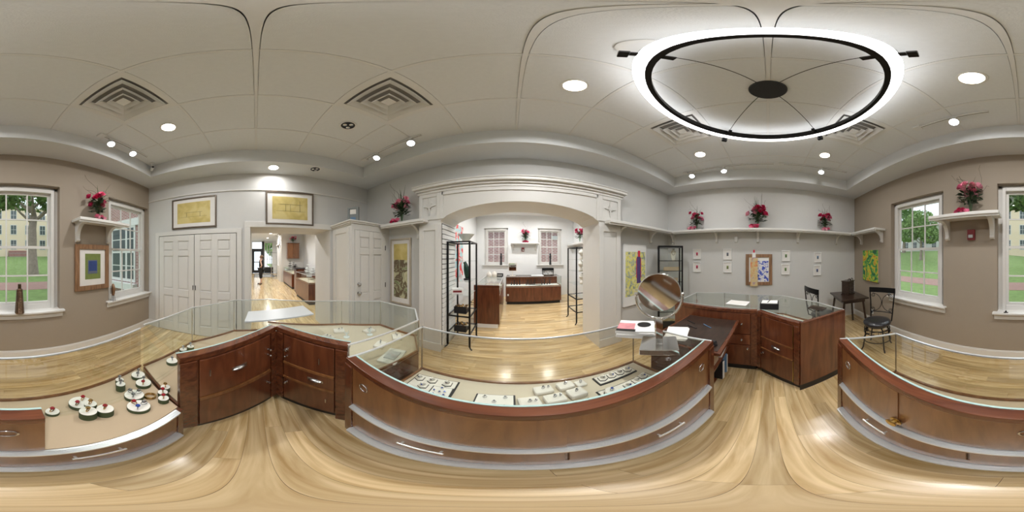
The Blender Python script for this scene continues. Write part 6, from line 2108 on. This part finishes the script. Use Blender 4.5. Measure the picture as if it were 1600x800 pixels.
# ------------------------------------------------------------------ the woman in the next room
mk('skin', (0.62, 0.40, 0.31), 0.5, var=0.05)
mk('hair_brown', (0.16, 0.09, 0.05), 0.6, var=0.3, scale=60)
mk('cloth_black', (0.012, 0.012, 0.014), 0.85)


def skinned(name, mat, verts, edges, rads, root, parent, sub=2):
    me = bpy.data.meshes.new(name)
    me.from_pydata(verts, edges, [])
    o = bpy.data.objects.new(name, me)
    COL.objects.link(o)
    me.materials.append(MATS[mat])
    o.parent = parent
    md = o.modifiers.new('skin', 'SKIN')
    md.use_smooth_shade = True
    for i, r_ in enumerate(rads):
        sv = me.skin_vertices[0].data[i]
        sv.radius = r_ if isinstance(r_, tuple) else (r_, r_)
        sv.use_root = (i == root)
    s2 = o.modifiers.new('sub', 'SUBSURF'); s2.levels = sub; s2.render_levels = sub
    return o


# local: faces -y, x to her left side ; placed so that -y is roughly the image left
pw = thing('person', 'person in black sleeveless top and black capri leggings, hand on hip, beyond the doorway', 'person', (-9.2, 0.30, 0), R(-25))
V0 = [(0, 0, 0.93), (0, 0.0, 1.08), (0, 0.01, 1.25), (0, 0.015, 1.36), (0, 0.0, 1.43), (0, -0.01, 1.50), (0, -0.02, 1.57),
      (0.16, 0.015, 1.35), (0.21, 0.07, 1.20), (0.25, 0.13, 1.07), (0.18, 0.03, 0.99), (0.15, -0.01, 0.97),
      (-0.16, 0.015, 1.35), (-0.21, 0.03, 1.20), (-0.23, 0.02, 1.07), (-0.235, -0.02, 0.88), (-0.235, -0.03, 0.80),
      (0.095, 0.0, 0.88), (0.10, -0.01, 0.68), (0.10, -0.01, 0.48), (0.10, 0.02, 0.30), (0.10, 0.03, 0.09), (0.10, -0.02, 0.045), (0.10, -0.12, 0.03),
      (-0.095, 0.0, 0.88), (-0.10, -0.04, 0.68), (-0.10, -0.06, 0.48), (-0.10, -0.04, 0.30), (-0.10, -0.03, 0.09), (-0.10, -0.08, 0.045), (-0.10, -0.18, 0.03)]
E0 = [(0, 1), (1, 2), (2, 3), (3, 4), (4, 5), (5, 6), (3, 7), (7, 8), (8, 9), (9, 10), (10, 11), (3, 12), (12, 13), (13, 14), (14, 15), (15, 16),
      (0, 17), (17, 18), (18, 19), (19, 20), (20, 21), (21, 22), (22, 23), (0, 24), (24, 25), (25, 26), (26, 27), (27, 28), (28, 29), (29, 30)]
R0 = [(0.14, 0.11), (0.115, 0.09), (0.135, 0.10), (0.12, 0.085), 0.05, (0.072, 0.085), (0.068, 0.085), 0.055, 0.045, 0.038, 0.030, 0.024, 0.055, 0.045, 0.038, 0.028, 0.024,
      0.085, 0.075, 0.056, 0.052, 0.034, 0.036, 0.025, 0.085, 0.075, 0.056, 0.052, 0.034, 0.036, 0.025]
skinned('body', 'skin', V0, E0, R0, 0, pw)
# fingers
for (hx, hy, hz, sg) in ((0.14, -0.02, 0.965, 1), (-0.235, -0.035, 0.785, -1)):
    for q in range(5):
        dx_ = (q - 2) * 0.014
        if sg < 0:
            pts = [(hx, hy + dx_, hz + 0.01), (hx + 0.004, hy + dx_ * 1.1, hz - 0.035), (hx + 0.012, hy + dx_ * 1.1, hz - 0.065 + 0.012 * abs(q - 2))]
        else:
            pts = [(hx + 0.01, hy + dx_, hz), (hx - 0.03, hy - 0.03 + dx_, hz - 0.01 - 0.01 * q), (hx - 0.05, hy - 0.05 + dx_ * 0.6, hz - 0.03 - 0.01 * q)]
        skinned('finger', 'skin', pts, [(0, 1), (1, 2)], [0.009, 0.008, 0.006], 0, pw, 1)
skinned('tank_top', 'cloth_black', [(0, 0, 0.90), (0, 0, 1.08), (0, 0.01, 1.25), (0, 0.015, 1.345), (0.085, 0.015, 1.385), (-0.085, 0.015, 1.385)], [(0, 1), (1, 2), (2, 3), (3, 4), (3, 5)],
        [(0.185, 0.155), (0.165, 0.135), (0.185, 0.15), (0.165, 0.135), 0.075, 0.075], 0, pw)
skinned('capri_leggings', 'cloth_black', [(0, 0, 0.94), (0.095, 0, 0.86), (0.10, -0.01, 0.68), (0.10, -0.01, 0.48), (0.10, 0.02, 0.32), (-0.095, 0, 0.86), (-0.10, -0.04, 0.68), (-0.10, -0.06, 0.48), (-0.10, -0.04, 0.32)],
        [(0, 1), (1, 2), (2, 3), (3, 4), (0, 5), (5, 6), (6, 7), (7, 8)], [(0.165, 0.135), 0.115, 0.10, 0.08, 0.072, 0.115, 0.10, 0.08, 0.072], 0, pw)
MB().ball((0, 0.008, 1.555), 0.098, 16, 12, (0.88, 1.0, 1.05)).build('hair', 'hair_brown', pw, smooth=60)
MB().ball((0, 0.09, 1.56), 0.045, 12, 8, (1, 0.9, 1)).build('hair_bun', 'hair_brown', pw, smooth=60)
MB().ball((0, -0.045, 1.53), 0.07, 16, 12, (0.92, 0.85, 1.25)).build('face', 'skin', pw, smooth=60)
MB().prism([(-0.112, 1.54), (-0.100, 1.515), (-0.128, 1.512)], -0.010, 0.010, 'x').build('nose', 'skin', pw)
for s in (-1, 1):
    MB().ball((0.028 * s, -0.099, 1.545), 0.010, 8, 6, (1.2, 0.6, 0.6)).build('eye', 'kick_black', pw)
    MB().ball((0.076 * s, -0.015, 1.535), 0.022, 8, 6, (0.4, 0.8, 1.2)).build('ear', 'skin', pw)
MB().box(-0.018, -0.104, 1.487, 0.018, -0.097, 1.493).build('mouth', 'rose_deep', pw)
for (x, y) in ((0.10, -0.05), (-0.10, -0.11)):
    MB().prism([(x - 0.045, y + 0.10), (x + 0.045, y + 0.10), (x + 0.05, y - 0.06), (x + 0.02, y - 0.14), (x - 0.03, y - 0.14), (x - 0.05, y - 0.06)], 0.0, 0.03).build('shoe', 'cloth_black', pw, bevel=0.01)
